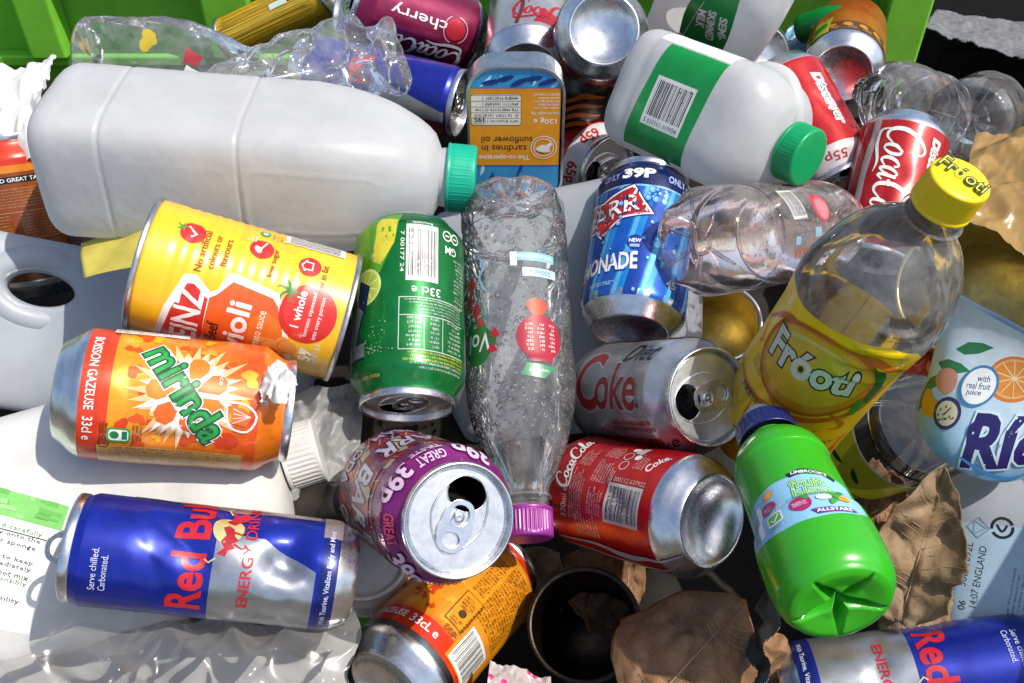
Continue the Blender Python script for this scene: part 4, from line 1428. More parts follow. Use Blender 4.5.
@art_of
def a_cleaner(a):
    c, q = math.cos(R(57)), math.sin(R(57))
    def at(x, y):           # x along the label's lines, y up from its green band
        return (-22 + x * c - y * q, 58 + x * q + y * c)
    a.poly([at(-60, 7), at(34, 7), at(34, -62), at(-60, -62)], C('#f4f4f1'))
    a.poly([at(-60, 7), at(34, 7), at(34, -6), at(-60, -6)], C('#7fc66a'))
    rnd = random.Random(6)
    for k in range(30):
        x = rnd.uniform(-58, 30); y = rnd.choice((-4, -1.5, 1.2, 4, 6))
        a.rect(*at(x, y), rnd.uniform(2, 7), rnd.uniform(1.2, 2.6), rnd.choice((C('#9cd88a'), C('#6ab656'))), 57)
    a.text("Cleaner", *at(-26, 0.5), 5.6, W_, 24, rot=57, bold=.02)
    rows = (-10.5, -14, -18, -21.5, -25.5, -29, -33, -36.5, -42, -46)
    says = ("To be used carefully", "Apply a small amount directly onto the", "rinse cloth or sponge.", "", "cleaning to keep", "If product gets into eyes rinse immediately", "medical advice. Do not mix", "be used responsibly", "", "biodegradability.")
    for i, (y, tx) in enumerate(zip(rows, says)):
        if tx:
            a.text(tx, *at(26 - 1.05 * len(tx), y), 3.0, C('#3a8a3a') if i in (0, 7) else C('#2c2c2e'), 2.1 * len(tx), rot=57, res=1)
    a.rect(*at(-14, -12.3), 88, .4, C('#2c2c2e'), 57)

@art_of
def a_rightjug(a):
    a.rrect(-2, 50, 68, 84, 4, C('#a9c4d6'))
    a.text("50091092L", -23.5, 70, 3.6, K_, 24, rot=82, bold=.0)
    a.text("14:07 ENGLAND", -17.5, 64, 3.6, K_, 33, rot=82, bold=.0)
    a.text("06", -25, 48, 3.4, K_, 5, rot=82)
    a.ring(-6.5, 91, 5.0, 5.0, 1.4, K_, a0=20, a1=190); a.ring(-6.5, 91, 5.0, 5.0, 1.4, K_, a0=210, a1=370); a.stroke([(-9.2, 92.5), (-6.5, 89), (-4.2, 92.5)], 1.1, K_, 4)
    a.ring(-18, 90, 5.5, 5.5, .7, C('#7f9fb4'), n=4); a.ring(-18, 90, 4, 4, .6, C('#7f9fb4'), n=3)
    a.small(4, 56, 44, 14, 6, C('#5f7f94'), 82, 5, .35)
    a.small(-31, 50, 50, 5, 2, C('#6a8698'), 82, 6, .35)

@art_of
def a_fruit(a):
    a.box(-60, 56, 70, 66, C('#d9dce2'))
    vgrad(a, -60, 70, 0, 56, C('#8fbfe0'), C('#dbe6ec'), 8)
    for u, v, rr in ((-34, 24, 60), (-30, 36, 20), (-36, 14, 100), (-26, 48, 30)):
        c, q = math.cos(R(rr)), math.sin(R(rr))
        a.poly([(u + x * c - y * q, v + x * q + y * c) for x, y in ((-9, 0), (-3, 3.2), (4, 2.6), (10, 0), (3, -2.4), (-4, -2.6))], C('#2c7a4c'))
    a.ell(0, 46, 13, 10, C('#d8792a'), 10); a.ell(0, 46, 11.5, 8.6, C('#e9b06a'), 10); a.ell(0, 46, 10.5, 7.6, C('#e08a32'), 10)
    for k in range(10):
        t = R(36 * k + 10)
        a.stroke([(0, 46), (10.5 * math.cos(t), 46 + 7.6 * math.sin(t))], .5, C('#f0cf9a'))
    a.poly([(8, 44), (14, 52), (26, 52), (32, 44), (26, 38), (14, 38)], C('#3f9a5a')); a.poly([(9.5, 44.3), (15, 51), (25, 51), (30, 44), (25, 39.5), (15, 39.5)], C('#e9c3c0')); a.poly([(12, 44.5), (16, 49), (24, 49), (28, 44.5), (24, 41), (16, 41)], C('#d8476a'))
    for k in range(9):
        a.ell(14.5 + 1.4 * k, 44 + (k % 3) * 1.3, .5, .7, W_, n=8)
    blob(a, -28, 30, 6, C('#c98a72'), 3, wob=.1); blob(a, -29, 15, 6.5, C('#e0a01c'), 4, wob=.3)
    a.ell(-17.5, 19.5, 7.4, 7.4, C('#352a66')); a.ell(-17.5, 19.5, 5.8, 5.6, C('#d9cfae'))
    rnd = random.Random(3)
    for k in range(16):
        a.ell(-17.5 + rnd.gauss(0, 2.2), 19.5 + rnd.gauss(0, 2.2), .5, .8, C('#6a5a2a'), n=6)
    a.ell(-12.5, 36.5, 9, 9, C('#3f7fb4')); a.ell(-12.5, 36.5, 7.8, 7.8, C('#f2f4f6'))
    for i, t in enumerate(("with", "real fruit", "juice")):
        a.text(t, -12.5, 40 - 3.5 * i, 2.7, C('#26306a'), (6, 11, 7)[i], rot=22, bold=.008)
    for sz, c in ((.07, C('#cfe6f2')), (.035, C('#2a1f66'))):
        a.text("Río", 15, 22, 24, c, 36, rot=24, bold=sz, shear=.15)
    a.stroke([(0, 14), (-3, 22), (3, 27), (8, 23), (5, 16)], [1, 3, 3.4, 3, 1], C('#2a1f66'), 6)
    a.stroke([(-2, 8), (10, 6), (26, 4), (40, 8)], [.5, 2.2, 2.6, .6], C('#4aa0d8'), 6)

@art_of
def a_sardine(a):
    # upside-down panel: drawn from the far edge
    bl = C('#3a9ad6', .15)
    a.rrect(0, 52, 61, 101, 18, bl)
    rnd = random.Random(7)
    for k in range(26):
        u, v = rnd.uniform(-27, 27), rnd.choice((rnd.uniform(3, 26), rnd.uniform(88, 98)))
        L = rnd.uniform(6, 15); t = R(rnd.uniform(40, 110)); c = (C('#134a9a', .3), C('#8fd0ee', .15), C('#1c64b4', .3), C('#c9e8f4', .1))[k % 4]
        if abs(u + L * math.cos(t)) < 29 and v + L * math.sin(t) < 100:
            a.stroke([(u, v), (u + L * .5 * math.cos(t) + 1, v + L * .5 * math.sin(t)), (u + L * math.cos(t), v + L * math.sin(t))], [.3, rnd.uniform(1.5, 3.5), .3], c, 4)
    for k in range(5):
        a.ell(-16 + 9 * k, 93 + (k % 2) * 2.5, 6, 1.8, C('#123e86', .3), 10 + 8 * (k % 3))
    og = C('#e8971c'); n0 = len(a.ops)
    a.box(-30.4, 27, 30.4, 84, og)
    T = lambda s_, u, v, h, w, c=K_, b=.008: a.text(s_, u, v, h, c, w, rot=180, bold=b)
    T("The co-operative", -8, 33.5, 4.6, 34, W_, .015)
    T("sardines in", -8, 40, 5.0, 30, C('#4a2a0a'), .012)
    T("sunflower oil", -6, 46.5, 5.0, 34, C('#4a2a0a'), .012)
    T("120g e", 19, 61, 4.6, 15, W_, .015)
    T("Drained weight 90g", 19.5, 66.5, 2.6, 19, W_); 
    a.small(19, 75, 18, 12, 5, W_, 180, 3, .45)
    a.rrect(-13, 69, 33, 23, 2, C('#6a4a1a')); a.rrect(-13, 69, 32.2, 22.2, 1.8, C('#efe7d8'))
    for k in range(5):
        a.small(-13, 60.5 + 4.2 * k, 29, 3, 1, K_, 180, 30 + k, .55); a.box(-29, 62.6 + 4.2 * k, 3, 62.9 + 4.2 * k, K_)
    a.rrect(-24, 62, 8, 6, .8, C('#c9c2b8')); a.text("195", -24, 62, 3.4, K_, 6, rot=180, bold=.02)
    a.ring(18.5, 41, 8.5, 8.5, .5, W_); a.ring(18.5, 41, 6.6, 6.6, .5, W_)
    a.poly([(13, 40), (17, 43), (20, 42.5), (23, 45), (24, 43), (22, 40), (23, 38), (20, 37), (17, 37.5), (15, 38)], W_)
    a.box(-30.4, 84, 30.4, 84.5, C('#c8761a'))
    for V, F, c, l in a.ops[n0:]:
        V += (0, 4.5)

@art_of
def a_pink(a):
    a.barcode(-18, 66, 16, 22, 90, 33, C('#e4e0de'), C('#4a4648'))
    a.ell(-14, 94, 10, 9, C('#c9404f')); a.ell(-13, 95, 7.5, 6.5, C('#e0808a'))
    a.small(-4, 70, 12, 30, 9, C('#8a9aa4'), 90, 3, .4)
    a.text("VITA", 14, 68, 6, C('#c85a28'), 22, rot=90, bold=.01)
    a.rrect(2, 84, 6, 8, 1, C('#8fb4cc')); a.rrect(6, 60, 5, 6, 1, C('#8fb4cc'))

@art_of
def a_crushleft(a):
    blob(a, -16, 70, 8, C('#c9b03a'), 3, wob=.5)
    a.poly([(-12, 100), (-4, 112), (6, 108), (2, 98)], C('#b03a44')); a.poly([(4, 100), (14, 112), (20, 104), (12, 96)], W_)

@art_of
def a_straw(a):
    rnd = random.Random(5)
    for k in range(60):
        u = -30 + k
        a.stroke([(u, rnd.uniform(4, 10)), (u + rnd.uniform(-1.5, 1.5), 60), (u + rnd.uniform(-1, 1), rnd.uniform(90, 104))], rnd.uniform(.2, .8), rnd.choice((C('#8a6a10'), C('#e0c03a'), C('#b08a14'))))
    a.box(-30, 70, -8, 105, C('#8c1c26')); a.text("Hot", -17, 86, 8, W_, 20, rot=90, bold=.02)
    a.box(-12, 60, -7, 78, C('#cfe0cf'))

@art_of
def a_tub(a):
    a.box(-50, 30, 50, 44, C('#4a9a2a')); a.small(0, 52, 30, 10, 4, C('#6a7a6a'), 0, 3)
# ------------------------------------------------------------------ the setting: deck, crate, liner under the heap
def mat_wood():
    t = NT("weathered_timber")
    tc = t.n("TexCoord"); mp = t.n("Mapping"); mp.inputs["Scale"].default_value = (3, 60, 60)
    t.l(tc.outputs["Object"], mp.inputs["Vector"])
    nzn = t.n("TexNoise", i_Scale=4.0, i_Detail=8, i_Roughness=0.7, i_Distortion=0.6)
    t.l(mp.outputs[0], nzn.inputs["Vector"])
    c = t.ramp(nzn.outputs["Fac"], [(0.3, (0.035, 0.026, 0.018, 1)), (0.55, (0.12, 0.09, 0.06, 1)), (0.8, (0.24, 0.19, 0.13, 1))])
    p = t.n("BsdfPrincipled", i_Roughness=0.8)
    t.l(c, p.inputs["Base Color"])
    t.l(t.bump(nzn.outputs["Fac"], 0.5, 0.002), p.inputs["Normal"])
    return t.done(p.outputs[0])
M['wood'] = mat_wood()
M['crate'] = mat_plain("green_crate_plastic", C('#7ac63a'), 0.42, 0.22, 0.12, 22, bscale=160)
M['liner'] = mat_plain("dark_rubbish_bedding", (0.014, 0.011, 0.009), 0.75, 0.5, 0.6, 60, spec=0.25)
M['black'] = mat_plain("black_plastic", (0.006, 0.006, 0.006), 0.85, 0.2, 0.1, spec=0.06)

def boxes(name, parent, lst, mat, bevel=2.0):
    bm = bmesh.new()
    for (x0, y0, z0, x1, y1, z1) in lst:
        r = bmesh.ops.create_cube(bm, size=1)
        for v in r['verts']:
            v.co = Vector(((x0 + x1) / 2 + v.co.x * (x1 - x0), (y0 + y1) / 2 + v.co.y * (y1 - y0), (z0 + z1) / 2 + v.co.z * (z1 - z0))) * 0.001
    me = bpy.data.meshes.new(name); bm.to_mesh(me); bm.free()
    o = link_mesh(name, me, parent, mat)
    if bevel:
        b = o.modifiers.new("bevel", 'BEVEL'); b.width = bevel * 0.001; b.segments = 3
        me.polygons.foreach_set("use_smooth", [True] * len(me.polygons))
        b.harden_normals = True
    return o

deck = boxes("ground", None, [(-2500, -1500 + 145 * k, -30, 2500, -1500 + 145 * k + 139, 0) for k in range(30)], M['wood'], 3)
deck['kind'] = 'structure'
earth = boxes("earth", None, [(-4000, -3000, -80, 4000, 5000, -34)], M['liner'], 0)
earth['kind'] = 'structure'

# the heap's own bedding: crushed dark rubbish nobody could count, filling the crate under the things on top
def pile_z(px, py, extra):
    d = pile_depth(py) + extra
    return P(px, py, d)
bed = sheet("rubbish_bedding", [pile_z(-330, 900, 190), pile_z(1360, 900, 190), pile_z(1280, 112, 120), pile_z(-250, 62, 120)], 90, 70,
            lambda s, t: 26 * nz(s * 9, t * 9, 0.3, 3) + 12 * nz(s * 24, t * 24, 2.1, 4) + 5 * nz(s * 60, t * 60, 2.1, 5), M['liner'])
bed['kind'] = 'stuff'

# green crate whose back wall stands behind the heap
def px_on_y(px, py, y):
    """world point seen at a pixel on the upright plane Y = y (metres)"""
    r = ray(px, py)
    k = (y - CAM.y) / r.y
    return CAM + r * k
YB = 0.475
def cx(px, py, y=YB):
    p = px_on_y(px, py, y); return p.x * 1000
def cz(px, py, y=YB):
    p = px_on_y(px, py, y); return p.z * 1000
crate = thing("recycling_crate", "bright green plastic crate with a ribbed wall standing behind the heap", "crate", Matrix.Identity(4))
yb = YB * 1000
zt = cz(500, -60); z_lip = cz(500, 62); z_mid = cz(500, 48)
xl, xr = cx(-60, 40), cx(876, 30)
boxes("back_wall", crate, [(xl, yb, 0, xr, yb + 5, zt)], M['crate'], 2)
boxes("rim", crate, [(xl, yb - 16, z_mid - 12, xr - 6, yb - 0.5, z_mid)], M['crate'], 3)
boxes("rim", crate, [(xl, yb - 30, zt - 4, xr + 45, yb - 0.6, zt + 12)], M['crate'], 4)
for a, b in ((35, 72), (214, 262), (560, 600), (870, 914)):
    boxes("rib", crate, [(cx(a, 30), yb - 28, z_mid + 1 if a < 800 else z_mid - 30, cx(b, 30), yb - 0.8, zt - 5)], M['crate'], 4)
boxes("side_wall", crate, [(xl - 6, yb - 330, 0, xl - 0.5, yb + 5, zt - 60)], M['crate'], 2)

# unseen board, added out of frame right of the heap to shade that edge
board = thing("shade_board", "added unseen board that shades the right edge of the heap", "board", Matrix.Identity(4))
boxes("shade_plank", board, [(318, -420, 0, 336, -262, 455)], M['wood'], 3)
boxes("shade_plank", board, [(318, -258, 0, 336, -112, 448)], M['wood'], 3)

# dark box with a frayed grey cloth edge, right of the crate
dbox = thing("storage_box", "black storage box with a grey cloth edge beyond the crate", "box", Matrix.Identity(4))
bx0, bx1 = cx(935, 40), cx(1120, 40)
boxes("box_body", dbox, [(bx0 + 12, yb + 5, 0, bx1, yb + 260, cz(980, 52))], M['black'], 4)
M['cloth'] = mat_plain("grey_felt_cloth", (0.17, 0.175, 0.185), 0.9, 0.5, 0.8, 140, spec=0.1)
cl = sheet("cloth_flap", [P(922, 30, 965), P(1090, 84, 930), P(1090, 34, 1010), P(936, 10, 1010)], 60, 26,
           lambda s, t: 4 * nz(s * 8, t * 3, 0) + 1.5 * nz(s * 30, t * 12, 4), M['cloth'], 1.2,
           inside=lambda s, t: t > 0.08 + 0.06 * nz(s * 22, 1, 2), parent=None)
cl.parent = dbox
hs = thing("hose", "dark red rubber hose curving behind the clear bottles", "hose", Matrix.Identity(4))
M['hose'] = mat_plain("dark_red_rubber", (0.09, 0.03, 0.028), 0.45, 0.3, 0.15)
hp = [P(860, 78, 900), P(890, 70, 900), P(915, 72, 895), P(938, 84, 885), P(955, 100, 880), P(965, 125, 875)]
tube("hose_tube", hs, [p * 1000 for p in hp], 8, M['hose'], 14, smooth=6)
# ------------------------------------------------------------------ the heap, things

def art(key):
    f = ART.get(key)
    if not f:
        return None
    a = Art(); f(a)
    return a

# --- cans -----------------------------------------------------------------------------------------
can("orange soda can with green lettering lying under the yellow food tin", axis_frame((60, 390), (291, 411), 507, 115.2, near='bottom'), C('#f2731c', .25), art('mirinda'), key='mirinda', lid_rot=40,
    band=lambda v, i: C('#9aa3a8', 1) if v < 21 else (C('#e9461c', .2) if v < 27 else C('#f5801c', .25)))
can("dented blue and silver energy drink can lying on the white bottle", axis_frame((354, 577), (72, 547), 500, 134, near='bottom'), C('#1b2fa5', .55), art('bull'), slim=True, key='bull', step=2.6, lid_rot=170, tab_tilt=58,
    dents=[(8, 82, 46, 52, 3.4, 13), (-6, 92, 40, 20, 1.6, 9), (6, 36, 40, -28, 3.6, 13), (0, 30, 34, 60, 2.4, 10), (2, 33, 14, 12, 2.5, 20, 1.4), (24, 60, 30, 80, 2.2, 8)])
can("green lemon soda can with a white barcode lying beside the dewy bottle", axis_frame((410, 230), (407, 409), 572, 115.2, near='top', at='top'), C('#0c7a35', .45), art('lime'), key='lime', lid_rot=150, foot=9)
can("silver cola can with red lettering, its open lid facing right", axis_frame((604, 394), (711, 397), 545, 115.2, near='top', at='top'), C('#bcbfc4', .72), art('diet'), key='diet', lid_rot=14)
can("red cola can with a barcode, its bare base facing right", axis_frame((713, 521), (572, 487), 522, 115.2, near='bottom'), C('#c3141c', .35), art('coke'), key='coke')
can("purple soda can with its open lid turned to the viewer", axis_frame((391, 486), (460, 521), 462, 115.2, near='top', at='top'), C('#8c2a6a', .4), art('cream'), key='cream', lid_rot=276)
can("orange soda can with small print, lying under the purple can", axis_frame((386, 690), (500, 565), 540, 115.2, near='bottom'), C('#f2901c', .2), art('orange'), key='orange',
    band=lambda v, i: C('#9aa3a8', 1) if v < 18 else (C('#e23c1c', .2) if v < 26 else (C('#f39a20', .2) if v < 101 else C('#e23c1c', .2))))
can("blue lemonade can with a red and white badge leaning behind the silver can", axis_frame((630, 333), (648, 180), 622, 115.2, near='bottom'), C('#1f86d8', .3), art('lemonade'), key='lemonade', lid_rot=10)
can("small red and white cola can, open, right of the sardine tin", axis_frame((516, 131), (609, 171), 775, 115.2, near='top', at='top'), C('#c8171f', .3), art('smallred'), key='smallred', lid_rot=30,
    band=lambda v, i: C('#c8171f', .3) if v < 97 else C('#d9d6d6', .3))
can("red can standing tilted, its open lid beside the teal cap", axis_frame((777, 70), (840, 185), 790, 115.2, near='top', at='top'), C('#c4141b', .35), art('redtall'), key='redtall', lid_rot=-60,
    band=lambda v, i: C('#c4141b', .35) if v < 91 else C('#d6cfcf', .3))
can("red can with big white script lettering behind the yellow bottle cap", axis_frame((908, 124), (872, 262), 770, 115.2, near='top'), C('#bb1a20', .3), art('redscript'), key='redscript')
can("magenta cherry soda can lying behind the crumpled bottle", axis_frame((476, 42), (345, -3), 830, 115.2), C('#8e1a4c', .45), art('cherry'), key='cherry')
can("blue and silver energy drink can half hidden behind the crumpled bottle", axis_frame((300, 66), (462, 104), 780, 134, near='top'), C('#1b2b9c', .5), art('bullback'), slim=True, key='bullback',
    dents=[(0, 60, 16, 20, 3)])
can("silver and red can with a wide pale base ring behind the sardine tin", axis_frame((527, 72), (532, -12), 742, 115.2, near='bottom'), C('#b9b9bc', .7), art('silverback'), key='silverback')
can("red and silver can whose shiny hollow base faces the viewer", axis_frame((604, 29), (588, 58), 690, 115.2, near='bottom'), C('#b5262b', .5), art('basecan'), key='basecan')
can("black and orange striped can wedged below the shiny can base", axis_frame((553, 158), (580, 48), 840, 115.2), C('#1c1411', .3), art('tiger'), key='tiger')
can("small dark red can, its base peeping out above the red can", axis_frame((765, 56), (700, 66), 860, 115.2, near='bottom'), C('#7a1f26', .4), None, key='darkred')
can("brown and orange can with its pale hollow base below the green cap", axis_frame((842, 74), (849, 26), 830, 115.2, near='bottom'), C('#a8501c', .3), art('browncan'), key='browncan')
can("brown can with an orange top band at the left beside the jug handle", axis_frame((44, 292), (4, 128), 735, 115.2, near='bottom'), C('#8a4210', .15), art('brownleft'), key='brownleft',
    band=lambda v, i: C('#8f4510', .15) if v < 88 else C('#e24a14', .15))

can("blue and silver energy drink can lying in the shade under the green bottle", axis_frame((778, 696), (1040, 664), 528, 134, near='bottom'), C('#1b2fa5', .55), art('bull'), slim=True, key='bullfront')

# --- tins -----------------------------------------------------------------------------------------
food_tin("yellow labelled food tin with a red tomato lying across the jug", axis_frame((345, 318), (154, 266), 583, 115.5, d2=558), 37.0, 115.5, C('#f3b824'), art('ravioli'), open_top=False, beads=(28, 100, 6.0), key='ravioli')
food_tin("gold lined open tin between the clear bottle and the silver can", axis_frame((716, 352), (720, 322), 700, 70, near='top', at='top'), 28, 70, None, None, inside='gold', rim='steel')
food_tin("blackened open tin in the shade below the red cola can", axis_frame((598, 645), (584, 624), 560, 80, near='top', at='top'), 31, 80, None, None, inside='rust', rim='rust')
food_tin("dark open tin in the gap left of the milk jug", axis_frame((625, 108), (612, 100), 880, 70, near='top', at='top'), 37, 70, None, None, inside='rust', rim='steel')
food_tin("wide open tin with a shadowed inside under the tan film", axis_frame((1000, 330), (975, 283), 660, 95, near='top', at='top'), 50, 95, None, None, inside='gold', rim='gold')

# flat sardine tin: rounded tray with a raised rim
fr = axis_frame((516, 203), (516, 66), 700, 104)
sd = thing("sardine_tin", "flat blue sardine tin with an orange panel standing beside the milk bottle", "tin", fr, TINS)
def rr(w, h, r, n=8, oy=0):
    pts = []
    for cx_, cy_, a0 in ((w / 2 - r, h - r, 0), (-w / 2 + r, h - r, 90), (-w / 2 + r, r, 180), (w / 2 - r, r, 270)):
        for k in range(n + 1):
            a = R(a0 + 90 * k / n); pts.append((cx_ + r * math.cos(a), cy_ + r * math.sin(a)))
    return pts
SW, SH = 64, 104
YZ = Matrix(((0, 0, 1, 0), (1, 0, 0, 0), (0, 1, 0, 0), (0, 0, 0, 1)))
plate("tray", sd, [rr(SW - 2, SH - 2, 19)], -22, -1.0, M['steel'], M4=YZ @ Matrix.Translation((0, 0.001, 0)), bevel=1.5, shade=False)
plate("rim", sd, [rr(SW, SH, 20), [(x * 0.95, 52 + (y - 52) * 0.968) for x, y in rr(SW, SH, 20)]], -2.2, 1.2, M['steel'], M4=YZ, bevel=0.7)
fs = flat_skin(SW, SH, 32, 26, lambda u, v: 0.3)
fs.G[:, :, 2] += SH / 2; fs.vs = fs.vs + SH / 2
SKINS['sardine'] = (fs, sd)
ar = art('sardine') or Art()
skin_obj("printed_lid", sd, fs, M['sticker'], base=False, ink=C('#3aa0d8', .2), art=ar) if ar.ops else None

# --- frosted milk bottles -------------------------------------------------------------------------
def milk_rows(a, b, H, shoulder, neck_r, n=4.5, grooves=(), foot=14, step=3.0):
    rows = []
    z = 0.0
    rows.append((2.0, a * 0.05, b * 0.05, n, 0, 0)); rows.append((1.5, a * 0.55, b * 0.55, n, 0, 0)); rows.append((0.6, a * 0.74, b * 0.74, n, 0, 0))
    for k in range(7):
        q = k / 6
        s_ = 0.78 + 0.22 * math.sin(q * math.pi / 2)
        rows.append((foot * (1 - math.cos(q * math.pi / 2)), a * s_, b * s_, n, 0, 0))
    z = foot + step
    while z < shoulder:
        g = sum(-gd * math.exp(-((z - gz) / gw) ** 2) for gz, gw, gd in grooves)
        rows.append((z, a + g, b + g, n, 0, 0)); z += step
    for k in range(1, 19):
        q = k / 18
        f = math.sqrt(max(0, 1 - q ** 2.1)) if q < 1 else 0
        rows.append((shoulder + (H - shoulder) * q, neck_r + (a - neck_r) * f, neck_r + (b - neck_r) * f, 2 + (n - 2) * (1 - q), 0, 0))
    return rows

fr = axis_frame((58, 148), (480, 180), 622, 262, near='bottom')
mb = thing("milk_bottle", "long frosted white milk bottle with a teal cap lying across the heap", "bottle", fr @ Matrix.Rotation(R(34), 4, 'Z'), MILKS)
sk = loft(milk_rows(44, 44, 238, 158, 17, 5.0, grooves=((43, 1.0, 1.0), (122, 0.9, 0.9)), step=1.2), 200)
def panel(u, v):
    # a raised rounded panel on the upper face and small pocks in the wall
    q = 0.25 * nz(u * .05, v * .05, 0, 2) + 0.12 * nz(u * .2, v * .2, 3, 2)
    du = abs((u + 2 + sk.W / 2) % sk.W - sk.W / 2)
    for w_, h_, cv in ((21, 40, 165), (20, 34, 82)):
        ax, ay = max(du - w_ + 9, 0), max(abs(v - cv) - h_ + 9, 0)
        e = math.hypot(ax, ay) - 9
        q += (0.42 if cv > 100 else 0.12) * math.exp(-(e / 1.1) ** 2)
    for pu, pv in POCKS:
        e = math.hypot((u - pu), (v - pv))
        if e < 3:
            q += 0.25 * math.cos(e * 1.6) * (1 - e / 3)
    return q
rnd = random.Random(31)
POCKS = [(rnd.uniform(-60, 60), rnd.uniform(15, 150)) for k in range(46)]
sk.push(panel)
SKINS['milk'] = (sk, mb)
skin_obj("body", mb, sk, M['milk'])
M['teal'] = mat_plain("teal_cap_plastic", C('#12a98a'), 0.38, 0.12, 0.05, transl=0.12)
M['gcap'] = mat_plain("green_cap_plastic", C('#079a5c'), 0.35, 0.12, 0.05, transl=0.1)
skin_obj("neck", mb, lathe([(17.2, 236), (18.4, 239), (18.4, 243), (17, 248)], 48), M['milk'])
screw_cap(mb, 242, 260, 21.5, M['teal'], 72)

fr = axis_frame((646, 90), (801, 155), 700, 136, d2=622)
jug = thing("milk_jug", "frosted milk jug with a green barcode label, hollow handle and green cap", "jug", fr @ Matrix.Rotation(R(0), 4, 'Z'), MILKS)
sk = loft(milk_rows(41, 41, 142, 104, 17, 4.0, grooves=((24, 1.6, 1.0), (109, 1.5, 0.8))), 112)
sk.push(lambda u, v: 0.35 * nz(u * .06, v * .06, 0, 7) + 0.1 * nz(u * .25, v * .25, 3, 2))
KJ = 0.85
sk.G[:, :, 2] *= KJ
SKINS['jug'] = (sk, jug)
skin_obj("body", jug, sk, M['milk'])
ar = art('jug')
if ar:
    skin_obj("label", jug, sk, M['sticker'], base=False, ink=C('#0b8f43'), art=ar)
tube("handle", jug, [(6, -30, 74), (6, -36, 84), (6, -38, 93), (5, -37, 101), (4, -32, 108), (3, -24, 114), (2, -13, 119)], [6.5, 8, 8, 7.5, 7, 7, 6.5], M['milk'], 18, smooth=6)
skin_obj("neck", jug, lathe([(17.2, 119), (18.4, 121), (18.4, 124), (17, 128)], 48), M['milk'])
screw_cap(jug, 122, 137, 18.8, M['gcap'], 72)

fr = axis_frame((700, 40), (760, -70), 860, 190)
mk2 = thing("milk_bottle", "frosted milk bottle with a slanting green label behind the jug", "bottle", fr, MILKS)
sk = loft(milk_rows(47, 47, 175, 120, 17, 4.5, grooves=((20, 1.6, 1.0),)), 112)
SKINS['milkback'] = (sk, mk2)
skin_obj("body", mk2, sk, M['milk'])
ar = art('milkback')
if ar:
    skin_obj("label", mk2, sk, M['sticker'], base=False, ink=C('#0b8f43'), art=ar)

# jug with a moulded handle at the left: an oval hole goes right through its shoulder
fr = axis_frame((310, 372), (-126, 298), 735, 308, d2=640)
lj = thing("plastic_jug", "pale blue white jug with an oval moulded handle at the left", "jug", fr, MILKS)
rows = [(0, 4, 4, 3, 0, 0), (0.5, 30, 52, 3, 0, 0), (6, 36, 56, 3.2, 0, 0)]
rows += [(z, 38, 58, 3.4, 0, 0) for z in range(14, 280, 8)] + [(286, 34, 62, 3, 0, 0), (294, 28, 54, 2.8, 0, 0), (300, 18, 42, 2.6, 0, 0), (304, 4, 4, 2, 0, 0)]
rows = [(z, a * (1 - 0.62 * min(1, max(0, (z - 130) / 50))) if z > 130 else a, b, n, 0, 0) for z, a, b, n, _, _ in rows]
skl = loft(rows, 96)
skl.push(lambda u, v: 0.6 * nz(u * .03, v * .03, 0, 9))
SKINS['leftjug'] = (skl, lj)
HOLE = (24, 186, 12.5, 22)          # across, up, half sizes of the handle's hole
jb = skin_obj("body", lj, skl, M['milk2'], cap0=True, cap1=True)
cut = plate("handle_cutter", lj, [[(HOLE[0] + x, HOLE[1] + y) for x, y in ring_pts(HOLE[2], HOLE[3], 40)]], -90, 90, M['milk2'], M4=Matrix(((0, 0, 1, 0), (1, 0, 0, 0), (0, 1, 0, 0), (0, 0, 0, 1))))
bo = jb.modifiers.new("hole", 'BOOLEAN'); bo.object = cut; bo.operation = 'DIFFERENCE'; bo.solver = 'EXACT'
dg = bpy.context.evaluated_depsgraph_get()
me2 = bpy.data.meshes.new_from_object(jb.evaluated_get(dg))
jb.modifiers.clear(); jb.data = me2; me2.name = "body"
bpy.data.objects.remove(cut)
for p_ in me2.polygons:
    p_.use_smooth = True
tube("handle", lj, [(7, HOLE[0] + x, HOLE[1] + y) for x, y in ring_pts(HOLE[2] + 8, HOLE[3] + 8, 40)], 9.5, M['milk2'], 14, closed=True)

# white cleaner bottle, lower left
fr = axis_frame((-70, 568), (284, 460), 545, 215, d2=572)
wb = thing("cleaner_bottle", "glossy white cleaner bottle with a green banded label under the cans", "bottle", fr @ Matrix.Rotation(R(0), 4, 'Z'))
rows = [(0, 3, 3, 3, 0, 0), (1, 30, 56, 3, 0, 0), (8, 38, 66, 3, 0, 0)] + [(z, 40, 68, 2.8, 0, 0) for z in range(16, 152, 6)]
rows += [(152 + 44 * math.sin(q * math.pi / 2), 15 + 25 * math.cos(q * math.pi / 2) ** 0.8, 15 + 53 * math.cos(q * math.pi / 2) ** 0.8, 2.8 - 0.8 * q, 0, 0) for q in [k / 14 for k in range(15)]]
skw = loft(rows, 112)
SKINS['cleaner'] = (skw, wb)
skin_obj("body", wb, skw, M['white'])
ar = art('cleaner')
if ar:
    skin_obj("label", wb, skw, M['sticker'], base=False, ink=C('#ffffff'), art=ar)
screw_cap(wb, 197, 218, 19, M['white'], 40, 0.5)

